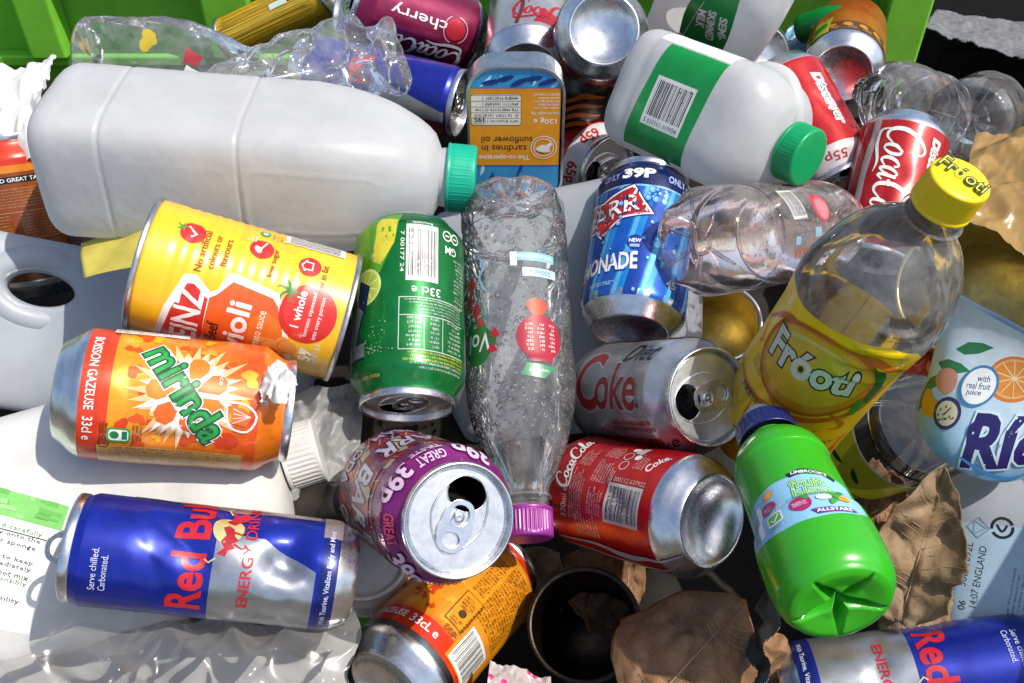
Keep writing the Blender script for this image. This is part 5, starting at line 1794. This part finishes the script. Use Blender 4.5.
# frosted jug in the shade, lower right
fr = axis_frame((1012, 690), (1018, 462), 545, 124)
rj = thing("plastic_jug", "frosted jug with printed date lines in the shade beside the dry leaf", "jug", fr, MILKS)
rows = [(0, 3, 3, 3, 0, 0), (1, 24, 36, 3, 0, 0), (8, 29, 42, 3, 0, 0)] + [(z, 30, 44, 3.2, 0, 0) for z in range(14, 92, 6)]
rows += [(92 + 30 * math.sin(q * math.pi / 2), 3 + 27 * math.cos(q * math.pi / 2), 3 + 41 * math.cos(q * math.pi / 2), 3.0, 0, 0) for q in [k / 12 for k in range(13)]]
skr = loft(rows, 112)
SKINS['rightjug'] = (skr, rj)
skin_obj("body", rj, skr, M['milk2'])
ar = art('rightjug')
if ar:
    skin_obj("label", rj, skr, M['sticker'], base=False, ink=C('#9fc3d8'), art=ar)

# pale jug lying under the middle of the heap
fr = axis_frame((450, 330), (700, 290), 745, 190)
pj = thing("plastic_jug", "pale grey plastic jug lying under the dewy bottle and the blue can", "jug", fr, MILKS)
skp = loft([(0, 3, 3, 3, 0, 0), (1, 24, 74, 3, 0, 0), (8, 30, 84, 3.4, 0, 0)] + [(z, 32, 86, 3.6, 0, 0) for z in range(14, 160, 8)] + [(170, 28, 78, 3, 0, 0), (182, 18, 50, 2.6, 0, 0), (190, 4, 10, 2, 0, 0)], 80)
skp.push(lambda u, v: 0.8 * nz(u * .03, v * .03, 0, 77))
skin_obj("body", pj, skp, M['milk2'], cap0=True, cap1=True)

# --- clear bottles --------------------------------------------------------------------------------
def pet(prof, nc=96, n=6):
    return lathe(smooth_curve(prof, n), nc)

# dewy bottle, cap down
fr = axis_frame((512, 196), (528, 536), 640, 218, near='top')
dw = thing("water_bottle", "clear bottle beaded with water, purple cap down between the cans", "bottle", fr, CLEARS)
RB = 33
sk = pet([(0.05, 6), (12, 5), (22, 1), (29, 2), (RB - .3, 8), (RB, 16), (RB, 24), (RB - 1.4, 27), (RB - 1.4, 30), (RB, 33), (RB, 60), (RB - .6, 90), (RB - .6, 118), (RB, 126), (RB - 1, 138), (29.5, 152), (24.5, 168), (18.5, 182), (14.5, 190), (13.2, 198)])
petal(sk, RB, 18, 5, 5)
sk.push(lambda u, v: 0.18 * nz(u * .05, v * .04, 0, 11) if 10 < v < 190 else 0)
SKINS['dewy'] = (sk, dw)
skin_obj("body", dw, sk, M['dewy'])
ar = art('dewy')
if ar:
    skin_obj("label", dw, sk, M['film'], base=False, ink=C('#ffffff'), art=ar)
drops(dw, sk, 1000, (10, 172), (-48, 48), 1.2, M['drop'], 3)
thread_neck(dw, 196, 204, 12.2, M['clear'])
M['purple'] = mat_plain("purple_cap_plastic", C('#8a2e86'), 0.35, 0.1, 0.05)
screw_cap(dw, 203, 220, 14.6, M['purple'], 40, 0.6)

# pink tinged bottle, base towards us
fr = axis_frame((694, 243), (872, 222), 582, 205, d2=735)
pk = thing("water_bottle", "clear bottle with a pinkish footed base lying behind the blue can", "bottle", fr, CLEARS)
sk = pet([(0.05, 7), (6, 6.5), (14, 4), (22, 0.6), (28, 1.5), (32, 8), (33, 16), (33, 40), (31.6, 44), (31.6, 47), (33, 50), (33, 90), (32, 94), (33, 98), (33, 132), (30, 150), (22, 172), (14, 186), (13, 196)])
petal(sk, 33, 22, 6, 9)
sk.push(lambda u, v: 0.45 * nz(u * .05, v * .04, 0, 21))
SKINS['pink'] = (sk, pk)
def base_ribs(parent, n, r0, r1, z0, z1, mat):
    tube('base_ring', parent, [(x, y, z0) for x, y in ring_pts(r0, r0, 28)], 1.1, mat, 8, closed=True)
    for k in range(n):
        a = 2 * math.pi * (k + .5) / n
        tube('base_rib', parent, [(r * math.cos(a), r * math.sin(a), z) for r, z in ((r0 + .5, z0), ((r0 + r1) / 2, (z0 + z1) / 2 - 1.5), (r1, z1))], [.9, 1.3, .7], mat, 8, smooth=4)
base_ribs(pk, 6, 7, 29, 6, 2, M['pink'])
skin_obj("body", pk, sk, M['pink'])
ar = art('pink')
if ar:
    skin_obj("label", pk, sk, M['film'], base=False, ink=C('#ffffff'), art=ar)
drops(pk, sk, 420, (14, 130), (-50, 50), 0.8, M['drop'], 5)

# mango drink bottle
fr = axis_frame((762, 436), (963, 176), 428, 215, near='top', at='top')
fb = thing("juice_bottle", "clear juice bottle with a yellow cap and yellow fruit label", "bottle", fr, CLEARS)
RF = 35.5
sk = pet([(0.05, 6), (14, 4), (24, 0.6), (31, 1.5), (RF - .6, 9), (RF, 16), (RF, 60), (RF, 100), (RF + .3, 110), (RF + 1.4, 120), (RF + 2.2, 131), (RF + 1.2, 144), (32, 160), (25, 173), (17, 182), (13.6, 187), (13, 190)])
petal(sk, RF, 18, 5, 5)
def ribs(u, v):
    q = 0.5 * nz(u * .05, v * .05, 0, 31)
    if 108 < v < 160 and 4 < u < 40:
        w = math.exp(-((u - 22) / 13) ** 4)
        q += 1.7 * w * math.cos((v - 112) * 2 * math.pi / 11.5)
    return q
sk.push(ribs)
SKINS['mango'] = (sk, fb)
skin_obj("body", fb, sk, M['clear'])
ar = art('mango')
if ar:
    skin_obj("label", fb, sk, M['film'], base=False, ink=C('#f2d112'), art=ar)
thread_neck(fb, 189, 199, 12.2, M['clear'])
M['ycap'] = mat_plain("yellow_cap_plastic", C('#f0cf14'), 0.35, 0.08, 0.05)
cp = screw_cap(fb, 197, 214, 14.0, M['ycap'], 64, 0.35)
ar = art('mangocap')
if ar:
    cs = flat_skin(40, 40, 8, 8)
    me_ = skin_obj("cap_lettering", cp, cs, M['sticker'], base=False, ink=C('#ffffff'), art=ar)
    me_.matrix_local = Matrix.Translation((0, 0, 0.2156)) @ Matrix.Rotation(R(-90), 4, 'Y')

# crushed clear bottles at the back
def crushed(label, fr, seed, prof, amp, ang, key, mat='crush', name="water_bottle"):
    t = thing(name, label, "bottle", fr, CLEARS)
    s_ = pet(prof, 96, 6)
    def fold(u, v):
        w = noise.voronoi(Vector((u * .03 + seed + .35 * nz(u * .05, v * .05, 0, seed), v * .035 - seed, seed * .7)))[0]
        return amp * (1.3 * nz(u * .03, v * .028, 0, seed) - 0.9 + 1.3 * min(0.7, w[1] - w[0]))
    s_.push(fold)
    s_.G[:, :, 0] *= ang
    SKINS[key] = (s_, t)
    skin_obj("body", t, s_, M[mat])
    return t, s_
t, s_ = crushed("clear crushed bottle with a faint yellow stain against the crate", axis_frame((84, 58), (262, 62), 800, 150), 41,
        [(0.05, 6), (16, 3), (26, 1), (31, 4), (33, 12), (33, 50), (32.5, 80), (28, 104), (20, 124), (14, 138), (13, 150)], 2.4, 0.9, 'crushleft')
ar = art('crushleft')
if ar:
    skin_obj("label", t, s_, M['film'], base=False, ink=C('#ffffff'), art=ar)
t, s_ = crushed("crumpled clear bottle with a dewy twisted middle above the milk bottle", axis_frame((402, 56), (205, 92), 720, 150), 47,
        [(0.05, 4), (12, 2), (22, 0.5), (28, 3), (31, 12), (28, 24), (33, 34), (27, 44), (31, 60), (29, 84), (25, 104), (20, 124), (15, 140), (13, 150)], 6.5, 0.8, 'crumple')
drops(t, s_, 260, (50, 140), (-40, 40), 0.4, M['drop'], 6)
t, s_ = crushed("clear bottle lying with its star shaped base towards the viewer", axis_frame((966, 122), (990, 108), 765, 120, d2=872), 53,
        [(0.05, 6), (5, 5.6), (10, 4), (18, 1), (27, 1.2), (32, 8), (33, 18), (33, 60), (33, 100), (30, 120)], 1.2, 1.0, 'starbase')
petal(s_, 33, 20, 7, 7)
base_ribs(t, 7, 7, 29, 5, 2, M['clear'])
bpy.data.objects.remove(t.children[0]); skin_obj("body", t, s_, M['clear'])
crushed("clear ribbed bottle shoulder lying between the red cans", axis_frame((938, 112), (868, 92), 870, 150), 57,
        [(0.05, 6), (16, 3), (26, 1), (31, 4), (33, 12), (33, 30), (31, 34), (33, 38), (33, 60), (31, 64), (33, 68), (33, 90), (28, 110), (18, 130), (13, 150)], 2.0, 1.0, 'clearback')

# glass jar with a lime label
fr = axis_frame((925, 424), (812, 470), 590, 125, near='bottom')
jr = thing("glass_jar", "clear glass jar with a lime green leaf label beside the dry leaf", "jar", fr)
sk = pet([(0.05, 4), (18, 3), (26, 1.2), (30, 0.6), (32.5, 3), (33.5, 8), (33, 14), (33, 100), (30, 112), (27, 116), (27, 125)])
SKINS['jar'] = (sk, jr)
skin_obj("body", jr, sk, M['jar'])
ar = art('jar')
if ar:
    skin_obj("label", jr, sk, M['film'], base=False, ink=C('#c3c928'), art=ar)

# green kids' drink bottle
fr = axis_frame((842, 606), (766, 432), 425, 128, d2=516)
gb = thing("drink_bottle", "bright green squat drink bottle with a blue sports cap, base forward", "bottle", fr)
M['gplastic'] = mat_plain("bright_green_plastic", C('#3bb524'), 0.26, 0.08, 0.02, 50, coat=0.3, transl=0.22)
sk = pet([(0.05, 6.5), (3, 6.4), (8, 5.5), (14, 3.5), (20, 1.2), (24, 0.8), (28.5, 4), (31.5, 10), (32.6, 18), (33, 28), (32.6, 50), (30.6, 56), (30.2, 60), (30.0, 84), (30.2, 104), (30.8, 107), (31, 110), (29.5, 118), (25, 126), (18, 132), (15, 134), (14.6, 138)], 100, 6)
KZ = 0.77
sk.G[:, :, 2] *= KZ
sk.G[:, :, :2] *= 0.83
for i in range(sk.nr):
    sk.G[i, :, :2] *= 1 - 0.13 * max(0.0, min(1.0, (sk.G[i, 0, 2] - 30) / 90))
for i in range(sk.nr):
    for j in range(sk.nc):
        x, y, z = sk.G[i, j]
        r = math.hypot(x, y)
        if z < 12 and r < 23:
            a = math.atan2(y, x)
            q = abs((a + math.pi / 2) % (2 * math.pi / 5) - math.pi / 5) / (math.pi / 5)
            rs = 22.5 / (1 + 2.2 * (1 - q))
            f = max(0.0, min(1.0, (rs - r) / 9.5)); f = f * f * (3 - 2 * f)
            sk.G[i, j, 2] = min(z, 3.0) * 0.6 + 7.5 * f
SKINS['kids'] = (sk, gb)
skin_obj("body", gb, sk, M['gplastic'])
ar = art('kids')
if ar:
    skin_obj("label", gb, sk, M['sticker'], base=False, ink=C('#7fbfe0'), art=ar)
M['navy'] = mat_plain("navy_cap_plastic", C('#15205a'), 0.35, 0.1, 0.03)
screw_cap(gb, 105, 117, 15.5, M['navy'], 30, 0.6)
skin_obj("spout", gb, lathe([(9, 117), (9.2, 119), (8.6, 123), (8, 126), (6, 127.4), (0.05, 127.5)], 40), M['white'])
# ------------------------------------------------------------------ leaves, films, papers and small litter
def mat_leaf(name, c1, c2):
    t = NT(name)
    c = t.ramp(t.noise(55, 7, 0.7, 0.4), [(0.3, (*c2, 1)), (0.5, (*c1, 1)), (0.75, tuple(x * 1.35 for x in c1) + (1,))])
    sp = t.ramp(t.noise(190, 4, 0.6), [(0.62, grey(1)), (0.74, grey(0.45))])
    c = t.mixc(0.8, c, sp, 'MULTIPLY')
    p = t.n("BsdfPrincipled", i_Roughness=0.62)
    t.l(c, p.inputs["Base Color"])
    t.l(t.bump(t.noise(160, 6, 0.7), 0.6, 0.0015), p.inputs["Normal"])
    tl = t.n("BsdfTranslucent"); t.l(c, tl.inputs[0])
    m = t.n("MixShader"); m.inputs[0].default_value = 0.2
    t.l(p.outputs[0], m.inputs[1]); t.l(tl.outputs[0], m.inputs[2])
    return t.done(m.outputs[0])
M['leaf'] = mat_leaf("dry_brown_leaf", (0.26, 0.135, 0.065), (0.09, 0.045, 0.024))
M['leaf2'] = mat_leaf("dry_tan_leaf", (0.30, 0.20, 0.11), (0.15, 0.09, 0.05))
M['vein'] = mat_plain("leaf_vein", (0.33, 0.22, 0.12), 0.6, 0.2, 0.2)

def ridged(s, t, f, seed, dist=0.35):
    a = s * f + dist * nz(s * f * .6, t * f * .6, 1, seed); b = t * f + dist * nz(s * f * .6, t * f * .6, 7, seed)
    r = 0; amp = 1
    for o in range(4):
        r += amp * (1 - abs(nz(a, b, o, seed)) * 2.2)
        a *= 1.9; b *= 1.9; amp *= 0.5
    return r

def facet(s, t, f, seed):
    """crumple: sharp folds from cell-like distance"""
    v = noise.voronoi(Vector((s * f + seed, t * f - seed, seed * .7)))[0]
    return v[1] - v[0]

def leaf(name, label, p0, p1, d0, d1, width, mat, curl, seed, outline, tip_lift=0, d_mid=None):
    """a leaf from stalk to tip; width in mm; curl lifts its sides; outline(q) -> half width share"""
    A, B = P(*p0, d0), P(*p1, d1)
    ax = (B - A); L = ax.length; ax.normalize()
    n = -(((A + B) / 2) - CAM).normalized(); n = (n - ax * n.dot(ax)).normalized()
    sd = n.cross(ax)
    t = thing(name, label, "leaf", Matrix.Translation(A))
    nu, nv = 40, 36
    V = []; F = []
    def pt(q, w):
        hw = outline(q, w > 0) * width / 2
        x = w * hw
        z = curl[0] * (x / (width / 2)) ** 2 + curl[1] * math.sin(q * math.pi) + curl[2] * x / (width / 2) * q + tip_lift * q * q
        z += 7.0 * nz(q * 3, x * .05, 0, seed) + 2.4 * nz(q * 9, x * .14, 3, seed) + 11 * min(.5, facet(q, x * .012, 4.0, seed))
        vein = abs(((q * 7 - abs(w) * 1.6) % 1.0) - 0.5)
        z += -0.7 * math.exp(-(vein / 0.12) ** 2) * (1 - 0.4 * abs(w)) - 1.3 * math.exp(-(w / 0.06) ** 2)
        return (ax * (q * L) + sd * (x * 0.001) + n * (z * 0.001))
    for i in range(nu + 1):
        for j in range(nv + 1):
            V.append(pt(i / nu, -1 + 2 * j / nv))
    for i in range(nu):
        for j in range(nv):
            k = i * (nv + 1) + j
            F.append((k, k + 1, k + nv + 2, k + nv + 1))
    o = link_mesh("blade", mesh_of("blade", V, F), t, mat)
    m = o.modifiers.new("thickness", 'SOLIDIFY'); m.thickness = 0.0005; m.offset = 0
    mid = [(pt(q, 0.0) + n * 0.0006) * 1000 for q in [k / 24 * 0.96 for k in range(25)]]
    tube("midrib", t, [tuple(v) for v in mid], [0.6 - 0.45 * k / 24 for k in range(25)], M['vein'], 8)
    rnd = random.Random(seed)
    for k in range(2, 15):
        for sgn in (-1, 1):
            q0 = (k + rnd.uniform(-.3, .3)) / 17
            pts = [tuple((pt(min(0.98, q0 + 0.13 * e), sgn * e * 0.92) + n * 0.0004) * 1000) for e in (0.02, .2, .4, .6, .8, .97)]
            if rnd.random() < .8:
                tube("vein", t, pts, [0.3, .26, .22, .17, .12, .06], M['vein'], 6)
    return t

def o1(q, right):
    return (math.sin(math.pi * min(1, (q * 0.98 + 0.02)) ** 0.8) ** 0.75) * (1 + 0.16 * nz(q * 4, 2.3 * right, 0, 44) + 0.05 * nz(q * 15, 1.3 * right, 0, 45))
leaf("dry_leaf", "large curled brown leaf in half shade below the red cola can", (640, 716), (744, 602), 494, 522, 78, M['leaf'], (-36, 14, 6), 3, o1)
def o2(q, right):
    b = math.sin(math.pi * min(1, q * 0.97 + 0.03) ** 0.75) ** 0.8
    return b * (1 + 0.35 * nz(q * 5, 3.1 * right, 0, 40) + 0.16 * nz(q * 17, 2.2 * right, 0, 41))
leaf("dry_leaf", "pale crisp tan leaf standing beside the green bottle", (900, 622), (945, 464), 515, 500, 44, M['leaf2'], (14, -4, 8), 8, o2)
leaf("dry_leaf", "small torn brown leaf in the gap left of the green bottle", (770, 690), (735, 625), 520, 530, 40, M['leaf'], (-8, 5, 0), 12, o1)
leaf("dry_leaf", "dark leaf lying flat under the red cola can above the leaf in half shade", (640, 600), (560, 560), 640, 640, 60, M['leaf'], (9, 5, 0), 15, o1)
leaf("dry_leaf", "brown leaf in the gap under the lime labelled jar", (840, 500), (915, 520), 640, 630, 56, M['leaf'], (9, 5, 0), 25, o2)
leaf("dry_leaf", "brown leaf lying in the gap right of the purple can", (505, 560), (560, 610), 640, 640, 50, M['leaf2'], (9, 5, 0), 27, o1)
leaf("dry_leaf", "brown leaf scrap lying beneath the pale tan leaf", (890, 655), (945, 600), 520, 540, 36, M['leaf2'], (-6, 4, 0), 17, o1)

def mat_bag():
    t = NT("clear_film_bag")
    tr = t.n("BsdfTransparent"); df = t.n("BsdfDiffuse"); tl = t.n("BsdfTranslucent"); gl = t.n("BsdfGlossy", i_Roughness=0.14)
    for q in (df, tl):
        q.inputs[0].default_value = (0.9, 0.9, 0.9, 1)
    fr = t.n("Fresnel", i_IOR=1.45)
    lw = t.n("LayerWeight", i_Blend=0.35)
    hz = t.n("MapRange", i_To_Min=0.07, i_To_Max=0.5)
    t.l(lw.outputs["Facing"], hz.inputs["Value"])
    a, b, c = t.n("MixShader"), t.n("MixShader"), t.n("MixShader")
    t.l(df.outputs[0], a.inputs[1]); t.l(tl.outputs[0], a.inputs[2])
    t.l(hz.outputs[0], b.inputs[0]); t.l(tr.outputs[0], b.inputs[1]); t.l(a.outputs[0], b.inputs[2])
    t.l(fr.outputs[0], c.inputs[0]); t.l(b.outputs[0], c.inputs[1]); t.l(gl.outputs[0], c.inputs[2])
    return t.done(c.outputs[0])
M['bag'] = mat_bag()
M['whitebag'] = mat_milky("white_carrier_film", (0.74, 0.75, 0.76), 0.3, 0.45, 0.38, 0.2)
M['tanbag'] = mat_milky("tan_carrier_film", (0.56, 0.36, 0.13), 0.25, 0.45, 0.05, 0.3)
M['blackfilm'] = mat_plain("black_film", (0.01, 0.01, 0.011), 0.3, 0.2, 0.4, 60)
M['fold'] = mat_milky("grey_white_film", (0.56, 0.56, 0.55), 0.3, 0.4, 0.15, 0.2)
M['paper'] = mat_plain("white_paper", (0.66, 0.66, 0.65), 0.8, 0.12, 0.25, 40, spec=0.2, transl=0.15)

def bag_fold(s, t):
    w = 0.25 * nz(s * 2.2, t * 1.3, 4, 62)
    big = 15 * math.sin(math.pi * min(1, t * 1.2)) * (0.7 + 0.8 * nz(s * 2.6, t * 1.2, 0, 61))
    soft = lambda x: math.sqrt(x * x + 0.0008)
    r = 1 - soft(nz(s * 4.5 + t * 1.8 + w * 3, t * 1.1 - s * .8, 1, 64)) * 2.4
    q = 1 - soft(nz(s * 8.5 - t * 2.5 + w * 4, t * 1.6 + s, 2, 65)) * 2.4
    return big + 7 * r + 3 * q - 8
bag = sheet("plastic_bag", [P(-30, 720, 452), P(350, 735, 462), P(352, 604, 500), P(60, 612, 500)], 220, 100,
            lambda s, t: (bag_fold(s, t), s ** 3 * 16 * nz(t * 4, 3, 0, 69), t ** 3 * 26 * nz(s * 6, 0, 0, 63)),
            M['bag'])
under = sheet("fold", [P(-40, 720, 492), P(356, 735, 500), P(356, 625, 545), P(-40, 625, 545)], 200, 90,
              lambda s, t: (10 * nz(s * 3, t * 2, 0, 66) + 7 * (1 - abs(nz(s * 6 + t, t * 1.4, 1, 67)) * 2.2), s ** 3 * 14 * nz(t * 3, 1, 0, 70), t ** 3 * 14 * nz(s * 6, 1, 0, 71)), M['fold'])
under.parent = bag; under.location = under.location - bag.location
tag(bag, "thin clear plastic bag crumpled below the dented energy drink can", "bag")
bag2 = sheet("plastic_bag", [P(262, 505, 560), P(356, 490, 572), P(366, 380, 605), P(262, 398, 580)], 70, 70,
             lambda s, t: 6 * ridged(s, t, 2.2, 71) + 12 * facet(s, t, 3.2, 9) - 8, M['whitebag'])
tag(bag2, "crumpled white film bag in the gap right of the orange can", "bag")
tis = sheet("tissue", [P(252, 412, 492), P(296, 418, 492), P(304, 366, 508), P(262, 360, 508)], 40, 40,
            lambda s, t: 7 * facet(s, t, 3.0, 4) + 5 * math.sin(math.pi * s) + 3 * nz(s * 6, t * 6, 0, 5), M['paper'],
            inside=lambda s, t: (s - .5) ** 2 + (t - .5) ** 2 < 0.16 + 0.12 * nz(s * 5, t * 5, 0, 1))
tag(tis, "small scrap of crumpled white tissue at the end of the orange can", "tissue")
pap = sheet("carrier_bag", [P(-50, 165, 690), P(46, 170, 690), P(62, 72, 780), P(-40, 96, 760)], 60, 60,
            lambda s, t: 14 * facet(s, t, 3.4, 14) + 8 * ridged(s, t, 2.0, 15) + 14 * math.sin(math.pi * t), M['paper'])
tag(pap, "white crinkled carrier bag at the left behind the milk bottle", "bag")
tan = sheet("plastic_film", [P(948, 222, 650), P(1110, 305, 610), P(1120, 120, 680), P(968, 148, 730)], 70, 70,
            lambda s, t: 10 * facet(s, t, 2.6, 24) + 9 * ridged(s, t, 1.8, 25) + 20 * math.sin(math.pi * t) * s, M['tanbag'])
tag(tan, "shiny tan plastic film bunched behind the yellow bottle cap", "film")
blk = sheet("black_film", [P(735, 690, 480), P(775, 690, 480), P(790, 585, 540), P(752, 590, 540)], 30, 60,
            lambda s, t: 5 * math.sin(t * 9) * (s - .5) + 3 * nz(s * 2, t * 3, 0, 33) + 6 * s * s, M['blackfilm'], 0.3,
            inside=lambda s, t: abs(s - .5 - .16 * math.sin(t * 13)) < 0.2 + 0.1 * nz(t * 9, 0, 0, 2))
tag(blk, "torn strip of black film beside the green bottle", "film")
obag = sheet("crisp_packet", [P(866, 412, 690), P(948, 420, 690), P(950, 326, 720), P(884, 326, 720)], 50, 50,
             lambda s, t: 9 * ridged(s, t, 2.0, 81) + 6 * facet(s, t, 3, 8), mat_plain("orange_packet_foil", C('#d5481a'), 0.28, 0.3, 0.3, 40, coat=0.3))
tag(obag, "crinkled orange red packet showing behind the glass jar", "packet")
fl = sheet("floral_packet", [P(482, 722, 505), P(556, 726, 505), P(550, 684, 535), P(490, 668, 535)], 40, 30,
           lambda s, t: 4 * ridged(s, t, 2.0, 85), None)
def mat_floral():
    t = NT("pink_floral_print")
    tc = t.n("TexCoord"); v = t.n("TexVoronoi", i_Scale=170.0, i_Randomness=1.0)
    t.l(tc.outputs["Object"], v.inputs["Vector"])
    c = t.ramp(v.outputs["Distance"], [(0.28, C('#c0246c')[:3]), (0.36, C('#a89e9c')[:3])])
    p = t.n("BsdfPrincipled", i_Roughness=0.4); t.l(c, p.inputs[0])
    return t.done(p.outputs[0])
fl.data.materials.clear(); fl.data.materials.append(mat_floral())
tag(fl, "white packet printed with pink flowers at the bottom under the orange can", "packet")
# yellow striped label roll behind the crumpled bottle
yr = food_tin("tin with a straw yellow striped label behind the crumpled bottle", axis_frame((228, 40), (330, -8), 900, 110), 20, 110, C('#c9a41a'), art('straw'), open_top=False, name="food_tin", key='straw')
# green cap scrap and blue packet by the brown can
gc = thing("bottle_cap", "shiny dark green bottle end above the brown can", "cap", axis_frame((800, 30), (852, 16), 905, 52))
skin_obj("shell", gc, lathe(smooth_curve([(0.05, 0), (8, 0), (13, 3), (14, 14), (14, 30), (11, 44), (6, 51), (0.05, 52)], 4), 40), mat_plain("dark_green_plastic", C('#0f8a3c'), 0.25, 0.1, 0.05, transl=0.2))
bp_ = sheet("blue_packet", [P(770, 62, 920), P(822, 60, 915), P(832, 20, 940), P(790, 30, 945)], 30, 24,
            lambda s, t: 5 * ridged(s, t, 2, 91), mat_plain("pale_blue_packet_foil", C('#7fb2d8'), 0.3, 0.4, 0.3, 60))
tag(bp_, "pale blue foil packet beside the small dark red can", "packet")
gl = thing("bottle_cap", "bright green screw cap peeping out under the open red can", "cap", axis_frame((852, 212), (862, 200), 770, 16, near='top'))
screw_cap(gl, 0, 16, 15, M['gcap'], 40)
# yellow printed leaflet between milk bottle and food tin
lf = sheet("printed_leaflet", [P(84, 278, 600), P(160, 262, 585), P(152, 226, 620), P(80, 242, 630)], 20, 20,
           lambda s, t: 2 * nz(s * 3, t * 3, 0, 5) + 4 * s * t, mat_plain("yellow_paper", C('#cfc25a'), 0.5, 0.2, 0.1, 60, transl=0.2), 0.3)
tag(lf, "pale yellow printed leaflet between the milk bottle and the food tin", "leaflet")
# fruit drink can cut short at the right
fr = axis_frame((978, 430), (1038, 345), 525, 66, near='top')
fc = thing("drinks_can", "pale blue crushed fruit drink can at the right below the tan film", "can", fr, CANS)
rows = []
for k in range(26):
    q = k / 25
    e = q * q * (3 - 2 * q)
    rows.append((66 * q, 33 * (1 - e) + 2.0 * e, 33 + 13 * e, 2 + 0.4 * e, -4 * e, 0))
sk = loft(rows, 96)
sk.push(lambda u, v: 0.9 * nz(u * .05, v * .05, 0, 43))
SKINS['fruit'] = (sk, fc)
skin_obj("body", fc, sk, M['sticker'], ink=C('#c9dcea', .0), art=art('fruit'))
scrap = sheet("paper_scrap", [P(300, 540, 620), P(362, 540, 620), P(362, 495, 640), P(300, 495, 640)], 30, 24,
              lambda s, t: 9 * facet(s, t, 3.0, 44) + 4 * nz(s * 5, t * 5, 0, 46), M['paper'], 0.3)
tag(scrap, "crumpled grey paper scrap in the gap under the purple can", "paper")
# lid of a white and green tub between the cans
tub = food_tin("white tub with a green band in the gap left of the purple can", axis_frame((384, 612), (366, 560), 640, 70), 24, 70, C('#d8d8d2'), art('tub'), open_top=False, name="plastic_tub", key='tub', rim='white')
tub['category'] = 'tub'
dk = thing("glass_bottle", "dark bottle shoulder with a black ringed label left of the purple can", "bottle", axis_frame((268, 520), (352, 500), 650, 120))
skin_obj("body", dk, lathe(smooth_curve([(0.05, 0), (26, 0), (28, 6), (28, 70), (22, 92), (12, 104), (11, 120), (0.05, 120)], 5), 60), mat_plain("dark_brown_glass", (0.02, 0.015, 0.012), 0.45, 0.3, 0.05))
